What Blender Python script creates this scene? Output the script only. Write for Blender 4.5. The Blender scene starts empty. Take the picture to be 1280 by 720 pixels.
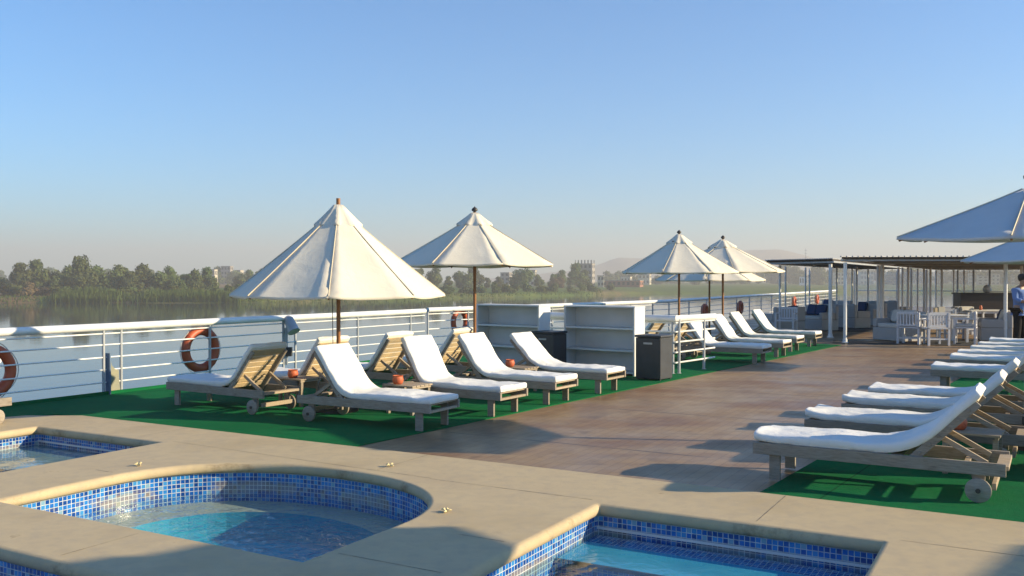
import bpy, bmesh, math, random
from mathutils import Vector, Matrix, noise
R = math.radians
rnd = random.Random(7)
sc = bpy.context.scene
col = sc.collection

# ------------------------------------------------------------------ camera, sky, sun, exposure
F = 1150.0; CZ = 1.65; HZ = 350.0
cam = bpy.data.cameras.new("Camera"); camo = bpy.data.objects.new("Camera", cam); col.objects.link(camo)
cam.sensor_width = 36; cam.lens = 36 * F / 1280; cam.clip_start = 0.1; cam.clip_end = 20000
camo.location = (0, 0, CZ); camo.rotation_euler = (R(90) - math.atan(10 / F), 0, 0)
sc.camera = camo
SUN_AZ = math.atan2(0.990, -0.139); SUN_EL = R(19.5)
w = bpy.data.worlds.new("World"); sc.world = w; w.use_nodes = True
nt = w.node_tree
sky = nt.nodes.new('ShaderNodeTexSky'); sky.sky_type = 'NISHITA'; sky.sun_disc = False
sky.sun_elevation = SUN_EL; sky.sun_rotation = SUN_AZ
sky.air_density = 1.0; sky.dust_density = 0.3; sky.ozone_density = 2.0; sky.altitude = 0
bg = nt.nodes['Background']; bg.inputs['Strength'].default_value = 0.10
tint = nt.nodes.new('ShaderNodeMix'); tint.data_type = 'RGBA'; tint.blend_type = 'MULTIPLY'; tint.inputs[0].default_value = 1
tint.inputs[7].default_value = (.29, .75, 1.13, 1)
nt.links.new(sky.outputs[0], tint.inputs[6]); nt.links.new(tint.outputs[2], bg.inputs[0])
sl = bpy.data.lights.new("Sun", 'SUN'); sl.energy = 5.0; sl.angle = R(0.55); sl.color = (1.0, 0.82, 0.53)
so = bpy.data.objects.new("Sun", sl); col.objects.link(so)
sd = Vector((math.sin(SUN_AZ) * math.cos(SUN_EL), math.cos(SUN_AZ) * math.cos(SUN_EL), math.sin(SUN_EL)))
so.rotation_euler = sd.to_track_quat('Z', 'Y').to_euler(); so.location = (30, -20, 30)
vs = sc.view_settings; vs.view_transform = 'Standard'; vs.look = 'None'; vs.exposure = 1.0; vs.gamma = 1.0
vs.use_curve_mapping = False
cy = sc.cycles
cy.use_denoising = True; cy.max_bounces = 8; cy.diffuse_bounces = 3; cy.glossy_bounces = 3
cy.transparent_max_bounces = 16; cy.transmission_bounces = 4; cy.volume_bounces = 0
cy.sample_clamp_indirect = 6; cy.caustics_reflective = False; cy.caustics_refractive = False

# ------------------------------------------------------------------ helpers
def PX(u, D): return (u - 640) / F * D
def PT(u, v, z=0.0):
    D = (CZ - z) * F / (v - HZ); return Vector((PX(u, D), D, z))
A_ = Vector((0.87, -0.493, 0)).normalized(); B_ = Vector((0.493, 0.87, 0)).normalized()
def AB(a, b, z=0.0): return A_ * a + B_ * b + Vector((0, 0, z))

class MB:
    def __init__(s): s.v = []; s.f = []; s.uv = {}
    def add(s, vs, fs):
        n = len(s.v); s.v += [tuple(p) for p in vs]
        for q in fs: s.f.append(tuple(i + n for i in q))
    def box(s, c, sz, rot=None):
        c = Vector(c); x, y, z = [k / 2 for k in sz]
        P = [Vector((i * x, j * y, k * z)) for i in (-1, 1) for j in (-1, 1) for k in (-1, 1)]
        if rot is not None: P = [rot @ p for p in P]
        s.add([c + p for p in P], [(0,1,3,2),(4,6,7,5),(0,4,5,1),(2,3,7,6),(0,2,6,4),(1,5,7,3)])
    def bar(s, p0, p1, wd, ht, up=(0, 0, 1)):
        p0 = Vector(p0); p1 = Vector(p1); d = (p1 - p0); L = d.length; d.normalize()
        u = Vector(up); sx = d.cross(u)
        if sx.length < 1e-4: sx = d.cross(Vector((0, 1, 0)))
        sx.normalize(); u = sx.cross(d)
        m = Matrix((d, sx, u)).transposed()
        s.box((p0 + p1) / 2, (L, wd, ht), m)
    def tube(s, p0, p1, r, n=10, r2=None, caps=True): s.path([p0, p1], [r, r if r2 is None else r2], n, caps)
    def path(s, pts, r, n=8, caps=True, closed=False):
        pts = [Vector(p) for p in pts]; m = len(pts)
        rs = r if isinstance(r, (list, tuple)) else [r] * m
        base = len(s.v); prev = None
        for i, p in enumerate(pts):
            if closed: d = pts[(i + 1) % m] - pts[i - 1]
            else: d = pts[min(i + 1, m - 1)] - pts[max(i - 1, 0)]
            d.normalize()
            if prev is None:
                a = d.orthogonal().normalized()
            else:
                a = prev - d * prev.dot(d)
                a = a.normalized() if a.length > 1e-5 else d.orthogonal().normalized()
            prev = a; b = d.cross(a)
            for k in range(n):
                t = 2 * math.pi * k / n
                s.v.append(tuple(p + (a * math.cos(t) + b * math.sin(t)) * rs[i]))
        for i in range(m if closed else m - 1):
            j = (i + 1) % m
            for k in range(n):
                l = (k + 1) % n
                s.f.append((base + i*n + k, base + i*n + l, base + j*n + l, base + j*n + k))
        if caps and not closed:
            s.f.append(tuple(base + k for k in range(n))[::-1]); s.f.append(tuple(base + (m-1)*n + k for k in range(n)))
    def lathe(s, prof, n=24, c=(0, 0, 0), axis='Z'):
        c = Vector(c); base = len(s.v); m = len(prof)
        for (r, z) in prof:
            for k in range(n):
                t = 2 * math.pi * k / n
                p = Vector((r * math.cos(t), r * math.sin(t), z))
                if axis == 'Y': p = Vector((p.x, p.z, p.y))
                if axis == 'X': p = Vector((p.z, p.x, p.y))
                s.v.append(tuple(c + p))
        for i in range(m - 1):
            for k in range(n):
                l = (k + 1) % n
                s.f.append((base+i*n+k, base+i*n+l, base+(i+1)*n+l, base+(i+1)*n+k))
        if prof[0][0] > 1e-4: s.f.append(tuple(base + k for k in range(n))[::-1])
        if prof[-1][0] > 1e-4: s.f.append(tuple(base + (m-1)*n + k for k in range(n)))
    def prism(s, poly, z0, z1):
        n = len(poly); b = len(s.v)
        for z in (z0, z1):
            for p in poly: s.v.append((p[0], p[1], z))
        s.f.append(tuple(range(b + n - 1, b - 1, -1))); s.f.append(tuple(range(b + n, b + 2*n)))
        for i in range(n):
            j = (i + 1) % n; s.f.append((b+i, b+j, b+n+j, b+n+i))
    def mesh(s, name, fix=True):
        me = bpy.data.meshes.new(name); me.from_pydata(s.v, [], s.f); me.update()
        if fix:
            bm = bmesh.new(); bm.from_mesh(me); bmesh.ops.recalc_face_normals(bm, faces=bm.faces); bm.to_mesh(me); bm.free()
        return me
    def build(s, name, m, parent=None, smooth=None, bevel=0, fix=True):
        return link(name, s.mesh(name, fix), m, parent, smooth, bevel)

def link(name, me, m, parent=None, smooth=None, bevel=0):
    o = bpy.data.objects.new(name, me); col.objects.link(o)
    if m is not None:
        me.materials.clear()
        for q in (m if isinstance(m, (list, tuple)) else [m]): me.materials.append(q)
    if smooth is not None:
        for p in me.polygons: p.use_smooth = True
        if smooth < 180: me.set_sharp_from_angle(angle=R(smooth))
    if bevel:
        b = o.modifiers.new('bevel', 'BEVEL'); b.width = bevel; b.segments = 2; b.limit_method = 'ANGLE'; b.angle_limit = R(40)
    if parent is not None: o.parent = parent
    return o

def tag(o, label=None, cat=None, group=None, kind=None):
    if label: o['label'] = label
    if cat: o['category'] = cat
    if group: o['group'] = group
    if kind: o['kind'] = kind
    return o
def thing(name, label, cat, loc=(0, 0, 0), rz=0, group=None):
    o = bpy.data.objects.new(name, None); col.objects.link(o)
    o.empty_display_size = .2; o.location = loc; o.rotation_euler = (0, 0, rz)
    return tag(o, label, cat, group)
def kids(o): return [c for c in CH.get(o.name, [])] if False else list(o.children)
def dup(root, loc, rz, label=None, group=None, scale=None):
    r = root.copy(); col.objects.link(r); r.location = loc; r.rotation_euler = (0, 0, rz)
    if scale is not None: r.scale = scale
    if label: r['label'] = label
    if group: r['group'] = group
    for ch in list(root.children):
        c = ch.copy(); col.objects.link(c); c.parent = r
        for g in list(ch.children):
            d = g.copy(); col.objects.link(d); d.parent = c
    return r

# ------------------------------------------------------------------ materials
class NT:
    def __init__(s, name):
        s.m = bpy.data.materials.new(name); s.m.use_nodes = True; s.t = s.m.node_tree
        s.bsdf = s.t.nodes['Principled BSDF']; s.out = s.t.nodes['Material Output']
    def n(s, typ, props=None, **inp):
        nd = s.t.nodes.new('ShaderNode' + typ)
        for k, v in (props or {}).items(): setattr(nd, k, v)
        for k, v in inp.items(): s.set(nd.inputs[int(k[1:])] if k[0] == '_' else nd.inputs[k.replace('_', ' ')], v)
        return nd
    def set(s, sock, v):
        if isinstance(v, bpy.types.NodeSocket): s.t.links.new(v, sock)
        elif isinstance(v, bpy.types.Node): s.t.links.new(v.outputs[0], sock)
        else:
            if isinstance(v, tuple) and len(v) == 3 and sock.type == 'RGBA': v = (*v, 1)
            sock.default_value = v
    def p(s, name, v): s.set(s.bsdf.inputs[name], v)
    def math(s, op, a, b=0.0, c=0.0):
        return s.n('Math', {'operation': op}, _0=a, _1=b, _2=c).outputs[0]
    def mix(s, fac, a, b, bt='MIX'):
        nd = s.t.nodes.new('ShaderNodeMix'); nd.data_type = 'RGBA'; nd.blend_type = bt
        s.set(nd.inputs[0], fac); s.set(nd.inputs[6], a); s.set(nd.inputs[7], b); return nd.outputs[2]
    def ramp(s, fac, stops, interp='LINEAR'):
        nd = s.t.nodes.new('ShaderNodeValToRGB'); cr = nd.color_ramp; cr.interpolation = interp
        while len(cr.elements) < len(stops): cr.elements.new(0.5)
        for e, (pos, c) in zip(cr.elements, stops):
            e.position = pos; e.color = (*c, 1) if len(c) == 3 else c
        s.set(nd.inputs[0], fac); return nd.outputs[0]
    def coord(s, kind='Object', scale=(1, 1, 1), rot=(0, 0, 0)):
        tc = s.t.nodes.new('ShaderNodeTexCoord')
        mp = s.n('Mapping', None, Vector=tc.outputs[kind]); mp.inputs['Scale'].default_value = scale; mp.inputs['Rotation'].default_value = rot
        return mp.outputs[0]
    def noise(s, vec, scale, detail=4, rough=.55, dist=0.0):
        nd = s.n('TexNoise', None, Vector=vec, Scale=scale, Detail=detail, Roughness=rough, Distortion=dist)
        return nd.outputs[0]
    def bump(s, h, strength=.3, dist=.01):
        nd = s.n('Bump', None, Strength=strength, Distance=dist, Height=h); s.p('Normal', nd.outputs[0])

def pm(name, c1, c2=None, scale=6, rough=.6, bump=0, bdist=.01, stretch=(1, 1, 1), metal=0, kind='Object', spec=.5, detail=5):
    k = NT(name); vec = k.coord(kind, stretch)
    f = k.noise(vec, scale, detail)
    c2 = c2 or tuple(x * .82 for x in c1)
    fr = k.ramp(f, [(.3, c1), (.7, c2)])
    k.p('Base Color', fr); k.p('Roughness', rough); k.p('Metallic', metal); k.p('Specular IOR Level', spec)
    if bump: k.bump(f, bump, bdist)
    return k.m

def wood(name, ca, cb, cc, scale=1.0):
    k = NT(name); vec = k.coord('Object', (3 * scale, 28 * scale, 28 * scale))
    oi = k.n('ObjectInfo')
    g = k.noise(vec, 3.5, 6, .65, .4)
    v2 = k.coord('Object', (1, 1, 1)); big = k.noise(v2, 4.5, 4)
    c = k.ramp(g, [(.28, cb), (.5, ca), (.72, cc)])
    c = k.mix(k.ramp(big, [(.35, (0, 0, 0)), (.65, (1, 1, 1))]), c, k.mix(.5, c, (.30, .275, .24)))
    val = k.math('ADD', k.math('MULTIPLY', oi.outputs['Random'], .3), .85)
    hs = k.n('HueSaturation', None, Value=val, Color=c)
    k.p('Base Color', hs.outputs[0]); k.p('Roughness', .75); k.p('Specular IOR Level', .25); k.bump(g, .35, .004)
    return k.m

def cloth(name, c, trans=.2, wr=.3, wscale=7, tint2=None):
    k = NT(name); vec = k.coord('Object', (1, 1, 1))
    a = k.noise(vec, wscale, 5, .55, .5); d = k.noise(vec, 2.2, 4)
    cc = k.ramp(d, [(.3, c), (.75, tint2 or tuple(x * .88 for x in c))])
    k.p('Base Color', cc); k.p('Roughness', .9); k.p('Specular IOR Level', .15)
    wv = k.noise(k.coord('Object', (1, 1, 1)), 260, 2)
    h = k.math('ADD', a, k.math('MULTIPLY', wv, .04))
    bp = k.n('Bump', None, Strength=wr, Distance=.03, Height=h); k.p('Normal', bp.outputs[0])
    if trans:
        tr = k.n('BsdfTranslucent', None, Color=cc, Normal=bp.outputs[0])
        mx = k.n('MixShader', None, _0=trans, _1=k.bsdf.outputs[0], _2=tr.outputs[0])
        k.t.links.new(mx.outputs[0], k.out.inputs[0])
    return k.m

M = {}
M['teak'] = wood('weathered_teak', (.37, .29, .20), (.22, .165, .11), (.46, .385, .29))
M['teak_sunlit'] = wood('sunlit_teak', (.66, .48, .26), (.46, .32, .16), (.74, .58, .35))  # same teak with the golden look of sunlit backrests put into its colour
M['teak_grey'] = wood('grey_teak', (.27, .225, .175), (.15, .12, .092), (.37, .32, .255))
M['mattress'] = cloth('white_mattress', (.80, .795, .77), 0, .55, 7, (.74, .735, .70))
M['canvas'] = cloth('cream_canvas', (.78, .725, .60), .05, .35, 4, (.71, .655, .535))
M['canvas2'] = cloth('white_canvas', (.62, .63, .63), .05, .15, 4)
M['pole'] = pm('varnished_pole', (.34, .15, .045), (.22, .085, .025), 5, .35, .1, .003, (8, 8, 1))
M['seam'] = cloth('canvas_seam', (.72, .63, .46), 0, .1, 5)
M['rail'] = pm('white_rail_paint', (.80, .80, .78), (.66, .66, .64), 3, .35, .05, .002)
M['post'] = pm('grey_post_paint', (.42, .44, .46), (.34, .36, .38), 4, .4, 0)
M['steel'] = pm('grey_steel', (.45, .46, .47), (.34, .35, .36), 6, .4, 0, metal=.4)
M['white'] = pm('white_paint', (.78, .78, .77), (.66, .66, .65), 2.5, .45, .05, .002)
M['shelf'] = pm('shelf_white', (.74, .74, .73), (.62, .62, .61), 2.0, .5, .08, .002)
M['bin'] = pm('dark_bin', (.045, .05, .058), (.03, .033, .04), 5, .45, .05, .002)
M['orange'] = pm('lifebuoy_orange', (.50, .10, .034), (.38, .07, .025), 4, .5, .1, .004)
M['clay'] = pm('clay', (.60, .15, .055), (.42, .09, .035), 9, .6, .15, .004)
M['black'] = pm('black_rubber', (.02, .02, .022), (.03, .03, .03), 8, .6)
M['dark'] = pm('dark_bronze', (.05, .04, .035), (.03, .025, .02), 8, .5)
M['wicker'] = None
k = NT('grey_wicker'); vec = k.coord('Object', (1, 1, 1))
wv = k.n('TexWave', {'bands_direction': 'Z'}, Vector=vec, Scale=22.0, Distortion=1.0, Detail=2.0)
wn = k.noise(vec, 30, 3)
k.p('Base Color', k.mix(k.math('MULTIPLY', wv.outputs[1], wn), (.36, .345, .33), (.50, .48, .46))); k.p('Roughness', .6); k.bump(wv.outputs[1], .5, .006)
M['wicker'] = k.m
M['cushion'] = cloth('beige_cushion', (.58, .55, .50), 0, .3, 5)
M['blue_cushion'] = cloth('blue_cushion', (.010, .05, .13), 0, .3, 5)
M['chairwhite'] = pm('chair_white', (.62, .62, .64), (.52, .52, .54), 5, .5)
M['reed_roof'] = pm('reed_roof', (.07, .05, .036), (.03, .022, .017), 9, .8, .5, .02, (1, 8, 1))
M['roof_top'] = pm('roof_sheet', (.42, .43, .45), (.30, .31, .33), 4, .6)
M['bar'] = pm('dark_bar', (.018, .007, .006), (.012, .005, .004), 4, .4)
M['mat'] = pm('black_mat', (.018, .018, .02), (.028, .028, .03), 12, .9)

def tile_mat(name, stain=True, pitch=.037, pal=None):
    k = NT(name); uv = k.coord('UV', (1 / pitch, 1 / pitch, 1 / pitch))
    fl = k.n('VectorMath', {'operation': 'FLOOR'}, _0=uv).outputs[0]
    fr = k.n('VectorMath', {'operation': 'FRACTION'}, _0=uv).outputs[0]
    wn = k.n('TexWhiteNoise', {'noise_dimensions': '2D'}, Vector=fl)
    pal = pal or [(0, (.004, .052, .25)), (.2, (.006, .085, .36)), (.42, (.01, .13, .47)), (.62, (.02, .19, .55)), (.82, (.04, .24, .55)), (.94, (.18, .34, .48))]
    c = k.ramp(wn.outputs[0], pal, 'CONSTANT')
    if stain:
        tcu = k.coord('UV', (1, 1, 1)); sx = k.n('SeparateXYZ', None, _0=tcu)
        n1 = k.noise(tcu, 2.2, 4, .6)
        z = sx.outputs[1]
        band = k.math('SUBTRACT', 1.0, k.math('MINIMUM', k.math('DIVIDE', k.math('ABSOLUTE', k.math('ADD', z, .21)), .075), 1.0))
        f = k.math('MULTIPLY', k.math('MULTIPLY', band, 1.7), k.ramp(n1, [(.45, (0, 0, 0)), (.62, (1, 1, 1))]))
        f = k.math('MINIMUM', f, .6)
        c = k.mix(f, c, (.36, .29, .15))
    sp = k.n('SeparateXYZ', None, _0=fr)
    gx = k.math('GREATER_THAN', k.math('ABSOLUTE', k.math('SUBTRACT', sp.outputs[0], .5)), .435)
    gy = k.math('GREATER_THAN', k.math('ABSOLUTE', k.math('SUBTRACT', sp.outputs[1], .5)), .435)
    g = k.math('MAXIMUM', gx, gy)
    gn = k.noise(k.coord('UV', (1, 1, 1)), 14, 3)
    c = k.mix(g, c, k.ramp(gn, [(.35, (.62, .66, .66)), (.7, (.40, .42, .40))]))
    k.p('Base Color', c); k.p('Roughness', k.math('ADD', k.math('MULTIPLY', g, .5), .18))
    k.bump(k.math('SUBTRACT', 1.0, g), .4, .002)
    return k.m
M['tile'] = tile_mat('pool_mosaic_wall')
M['tile_floor'] = tile_mat('pool_mosaic_floor', False, .037, [(0, (.004, .07, .28)), (.3, (.008, .11, .38)), (.6, (.015, .16, .46)), (.85, (.03, .21, .5))])
M['tile_deep'] = pm('spa_deep_plaster', (.006, .27, .39), (.01, .33, .45), 5, .7)

# coping stone with joints
k = NT('coping_stone'); v = k.coord('Object'); ab = k.coord('Object', (1, 1, 1), (0, 0, R(29.54)))
n1 = k.noise(v, .9, 5, .6); n2 = k.noise(v, 9, 6, .65); n3 = k.noise(v, 90, 3)
c = k.ramp(n1, [(.3, (.46, .35, .19)), (.5, (.55, .43, .245)), (.72, (.485, .375, .22))])
c = k.mix(k.ramp(n2, [(.36, (.45, .45, .45)), (.55, (0, 0, 0))]), c, (.40, .32, .215))
c = k.mix(k.math('MULTIPLY', n3, .35), c, (.40, .34, .26))
st = k.noise(v, 2.6, 7, .7, .8)
c = k.mix(k.ramp(st, [(.62, (0, 0, 0)), (.78, (.35, .35, .35))]), c, (.27, .22, .16))
sz = k.n('SeparateXYZ', None, _0=v)
lipm = k.math('LESS_THAN', sz.outputs[2], k.math('ADD', .012, k.math('MULTIPLY', k.math('SUBTRACT', n2, .5), .05)))
ln_ = k.noise(v, 2.1, 6, .75)
c = k.mix(k.math('MULTIPLY', lipm, k.ramp(ln_, [(.54, (0, 0, 0)), (.68, (.75, .75, .75))])), c, (.17, .105, .05))
k.p('Base Color', c); k.p('Roughness', .7); k.p('Specular IOR Level', .3)
k.bump(k.math('ADD', n2, k.math('MULTIPLY', n3, .3)), .25, .006); M['coping'] = k.m
M['joint'] = pm('coping_joint', (.20, .165, .12), (.13, .105, .08), 12, .9)

# deck
k = NT('deck_boards'); ab = k.coord('Object', (1, 1, 1), (0, 0, R(29.54))); v = k.coord('Object')
rotb = k.n('Mapping', None, Vector=ab); rotb.inputs['Rotation'].default_value = (0, 0, R(90))
br = k.n('TexBrick', {'offset': .5}, Vector=rotb.outputs[0], Scale=1.0, Mortar_Size=.006, Mortar_Smooth=.2, Brick_Width=.55, Row_Height=.105, Bias=0.0,
         Color1=(.31, .195, .10), Color2=(.215, .13, .07), Mortar=(.07, .042, .028))
n1 = k.noise(k.coord('Object', (.55, 1.3, 1), (0, 0, R(29.54))), .62, 5, .6, .5); n2 = k.noise(v, 3.2, 6, .65, .3)
wash = k.ramp(n1, [(.36, (.205, .108, .056)), (.50, (.345, .245, .138)), (.64, (.27, .172, .095))])
c = k.mix(.6, br.outputs[0], wash)
c = k.mix(k.ramp(n2, [(.52, (0, 0, 0)), (.68, (.55, .55, .55))]), c, (.15, .10, .065))
sp = k.n('SeparateXYZ', None, _0=ab)
bb = k.math('FRACT', k.math('DIVIDE', k.math('SUBTRACT', sp.outputs[1], 8.33 - 25.5), 2.55))
seam = k.math('LESS_THAN', k.math('ABSOLUTE', k.math('SUBTRACT', bb, .5)), .0036)
bb2 = k.math('FRACT', k.math('DIVIDE', k.math('SUBTRACT', sp.outputs[1], 8.33 - 25.5 + 1.275), 2.55))
seam = k.math('LESS_THAN', k.math('MINIMUM', bb2, k.math('SUBTRACT', 1.0, bb2)), .0001)
seam2 = k.math('LESS_THAN', k.math('MINIMUM', bb, k.math('SUBTRACT', 1.0, bb)), .0062)
sn = k.noise(v, 1.7, 3)
sf = k.math('MULTIPLY', seam2, k.ramp(sn, [(.35, (.15, .15, .15)), (.55, (.9, .9, .9))]))
c = k.mix(sf, c, (.06, .045, .035))
k.p('Base Color', c)
rg = k.ramp(k.noise(v, 1.1, 4), [(.35, (.30, .30, .30)), (.65, (.54, .54, .54))])
k.p('Roughness', rg); k.p('Specular IOR Level', .3)
k.bump(k.math('ADD', k.math('MULTIPLY', br.outputs[1], -.35), k.math('MULTIPLY', n2, .2)), .2, .005); M['deck'] = k.m

# carpet
k = NT('green_carpet'); v = k.coord('Object')
n1 = k.noise(v, .8, 5, .6); n2 = k.noise(v, 220, 2); n3 = k.noise(v, 7, 5, .7)
c = k.ramp(n1, [(.3, (.004, .13, .042)), (.7, (.008, .175, .055))])
c = k.mix(k.ramp(n3, [(.5, (0, 0, 0)), (.75, (.5, .5, .5))]), c, (.008, .085, .032))
n4 = k.noise(v, 1.6, 7, .75, .6)
c = k.mix(k.ramp(n4, [(.56, (0, 0, 0)), (.72, (.35, .35, .35))]), c, (.05, .13, .06))
abc = k.n('SeparateXYZ', None, _0=k.coord('Object', (1, 1, 1), (0, 0, R(34.5))))
sm_ = k.math('FRACT', k.math('DIVIDE', abc.outputs[0], 2.0)); sm_ = k.math('LESS_THAN', sm_, .006)
c = k.mix(k.math('MULTIPLY', sm_, .7), c, (.002, .03, .012))
fib = k.noise(k.coord('Object', (1, 1, 1)), 60, 3)
c = k.mix(k.math('MULTIPLY', fib, .35), c, (.002, .06, .02))
k.p('Base Color', c); k.p('Roughness', .95); k.p('Specular IOR Level', .1)
k.bump(k.math('ADD', n2, k.math('MULTIPLY', n3, 1.6)), .6, .012); M['carpet'] = k.m

# pool water: clear, fresnel-glossy film with tint
def pool_water(name, tint, scale, strength, foam=0):
    k = NT(name); v = k.coord('Object', (1, 1, 1), (0, 0, R(20)))
    n = k.noise(v, scale, 3, .5, .6)
    bp = k.n('Bump', None, Strength=strength, Distance=.05, Height=n)
    gl = k.n('BsdfGlossy', None, Color=(1, 1, 1), Roughness=.03, Normal=bp.outputs[0])
    tr = k.n('BsdfTransparent', None, Color=tint)
    ge = k.n('NewGeometry')
    dp = k.math('ABSOLUTE', k.n('VectorMath', {'operation': 'DOT_PRODUCT'}, _0=ge.outputs['Incoming'], _1=bp.outputs[0]).outputs['Value'])
    fz = k.math('ADD', .02, k.math('MULTIPLY', .85, k.math('POWER', k.math('SUBTRACT', 1.0, dp), 5.0)))
    mx = k.n('MixShader', None, _0=fz, _1=tr.outputs[0], _2=gl.outputs[0])
    if foam:
        ft = k.noise(v, 5, 8, .75, 1.5)
        df = k.n('BsdfDiffuse', None, Color=(.7, .75, .75))
        mx = k.n('MixShader', None, _0=k.ramp(ft, [(.60, (0, 0, 0)), (.80, (foam,) * 3)]), _1=mx.outputs[0], _2=df.outputs[0])
    k.t.links.new(mx.outputs[0], k.out.inputs[0]); return k.m
M['spa_water'] = pool_water('spa_water', (.80, .93, .95), 9, .6, .5)
M['pool_water'] = pool_water('pool_water', (.74, .92, .96), 5, .16, 0)
k = NT('river_water'); v = k.coord('Object', (1, 1, 1))
n1 = k.noise(k.coord('Object', (1, .45, 1)), .5, 4, .5); n2 = k.noise(k.coord('Object', (1, .5, 1)), .045, 3, .5)
k.p('Base Color', (.035, .038, .034)); k.p('Roughness', .06); k.p('IOR', 1.33)
k.bump(k.math('ADD', k.math('MULTIPLY', n1, .06), k.math('MULTIPLY', n2, .12)), .30, .5); M['river'] = k.m

# far bank ground
k = NT('bank_ground'); v = k.coord('Object')
n1 = k.noise(v, .012, 5, .6); n2 = k.noise(v, .12, 6, .65); n3 = k.noise(v, 1.2, 4)
c = k.ramp(n1, [(.36, (.08, .13, .025)), (.50, (.12, .165, .035)), (.60, (.17, .145, .06)), (.70, (.24, .15, .075))])
c = k.mix(k.ramp(n2, [(.4, (0, 0, 0)), (.62, (.8, .8, .8))]), c, (.07, .10, .03))
sx_ = k.n('SeparateXYZ', None, _0=v); bare = k.math('LESS_THAN', k.math('ADD', sx_.outputs[0], k.math('MULTIPLY', n2, 30.0)), -146.0)
c = k.mix(k.math('MULTIPLY', bare, k.ramp(n3, [(.35, (.5, .5, .5)), (.6, (1, 1, 1))])), c, (.22, .125, .065))
k.p('Base Color', c); k.p('Roughness', .95); k.p('Specular IOR Level', .1); k.bump(n3, .6, .4); M['ground'] = k.m
M['hill'] = pm('hill_rock', (.30, .25, .19), (.22, .18, .14), .004, .95, .3, 20)
def leaf(name, a, b, sc_=.35):
    k = NT(name); v = k.coord('Object'); n = k.noise(v, sc_, 4, .6); oi = k.n('ObjectInfo')
    c = k.ramp(n, [(.32, a), (.68, b)])
    hs = k.n('HueSaturation', None, Value=k.math('ADD', k.math('MULTIPLY', oi.outputs['Random'], .5), .75), Hue=k.math('ADD', k.math('MULTIPLY', oi.outputs['Random'], .05), .475), Color=c)
    k.p('Base Color', hs.outputs[0]); k.p('Roughness', .7); k.p('Specular IOR Level', .2)
    tr = k.n('BsdfTranslucent', None, Color=hs.outputs[0])
    mx = k.n('MixShader', None, _0=.2, _1=k.bsdf.outputs[0], _2=tr.outputs[0]); k.t.links.new(mx.outputs[0], k.out.inputs[0])
    return k.m
M['leaf'] = leaf('tree_leaves', (.07, .10, .028), (.125, .155, .05))
M['leaf2'] = leaf('bush_leaves', (.065, .095, .022), (.11, .13, .04))
M['leaf_dry'] = leaf('dry_leaves', (.13, .10, .045), (.18, .13, .06))
M['reed'] = leaf('reed_leaves', (.06, .125, .018), (.11, .175, .03), .15)
M['bark'] = pm('bark', (.14, .10, .07), (.08, .06, .04), 3, .9)
M['concrete'] = pm('raw_concrete', (.36, .33, .29), (.28, .25, .22), .4, .9)
M['plaster'] = pm('pale_plaster', (.62, .55, .42), (.52, .46, .35), .5, .9)
M['brick'] = pm('red_brick', (.36, .16, .095), (.28, .12, .075), .5, .9)
M['window'] = pm('dark_window', (.03, .035, .04), (.05, .05, .05), 2, .2)
M['skin'] = pm('skin', (.36, .20, .13), (.30, .16, .10), 8, .5)
M['shirt'] = cloth('blue_shirt', (.16, .25, .48), 0, .4, 12)
M['trousers'] = cloth('black_trousers', (.012, .012, .014), 0, .3, 12)
M['hair'] = pm('hair', (.012, .01, .009), (.02, .016, .013), 30, .6)
M['petal'] = pm('petal', (.72, .62, .35), (.62, .50, .25), 20, .7)

# ------------------------------------------------------------------ setting: ship deck, carpets, coping, pools
def sheet(name, pts, z, m, kind='structure'):
    b = MB(); b.add([(p[0], p[1], z) for p in pts], [tuple(range(len(pts)))])
    o = b.build(name, m); tag(o, kind=kind); return o
RAIL_D = Vector((.5, .865, 0)).normalized()
rail_a = [Vector((-1.9, 20.0, 0)) - RAIL_D * t for t in (18.5, 0)]           # main run, near to far
rail_b = [Vector((-1.90, 20.75, 0)), Vector((1.75, 25.0, 0)), Vector((5.0, 29.3, 0)), Vector((21.0, 59.5, 0))]
EDGE_N = Vector((-.865, .5, 0))
dk = []
cop_l = [(-5.25, 11.19), (-5.55, 11.20), (-5.85, 11.06), (-6.25, 10.78), (-11.2, 3.6)]
deck_poly = [AB(16, 7.05), *[Vector((p[0] - .02, p[1], 0)) for p in cop_l]]
e0 = rail_a[0] + EDGE_N * .12; e1 = rail_a[1] + EDGE_N * .12
left_edge = [Vector((-11.35, 3.4, 0)), e1, rail_b[0] + EDGE_N * .12, rail_b[1] + EDGE_N * .12, rail_b[2] + EDGE_N * .12, rail_b[3] + EDGE_N * .12]
deck_poly = [AB(16, 7.05), AB(-9.95, 7.05)] + [Vector((p[0], p[1], 0)) for p in cop_l[2:]] + left_edge + [Vector((44, 46, 0))]
b = MB(); b.prism([(p.x, p.y) for p in deck_poly], -.06, 0.0)
o = b.build('ship_deck', M['deck']); tag(o, kind='structure')
# hull under the deck
hull = [Vector((p[0], p[1])) for p in [(-10.9, 2.9), (-14.5, -4.5), (14, -22), (26, 0)]] + [Vector((p.x, p.y)) for p in (AB(16.2, 7), Vector((44.2, 46, 0)), rail_b[3] + EDGE_N * .1, rail_b[2] + EDGE_N * .1, rail_b[1] + EDGE_N * .1, rail_b[0] + EDGE_N * .1, rail_a[1] + EDGE_N * .1)]
b = MB(); b.prism([(p.x, p.y) for p in hull[::-1]], -7.0, -1.45)
o = b.build('ship_hull', M['white']); tag(o, kind='structure')
b = MB()
for p, q in zip(hull, hull[1:] + hull[:1]):
    b.bar((p.x, p.y, -.755), (q.x, q.y, -.755), .04, 1.37)
o = b.build('ship_side', M['white']); tag(o, kind='structure')

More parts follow.
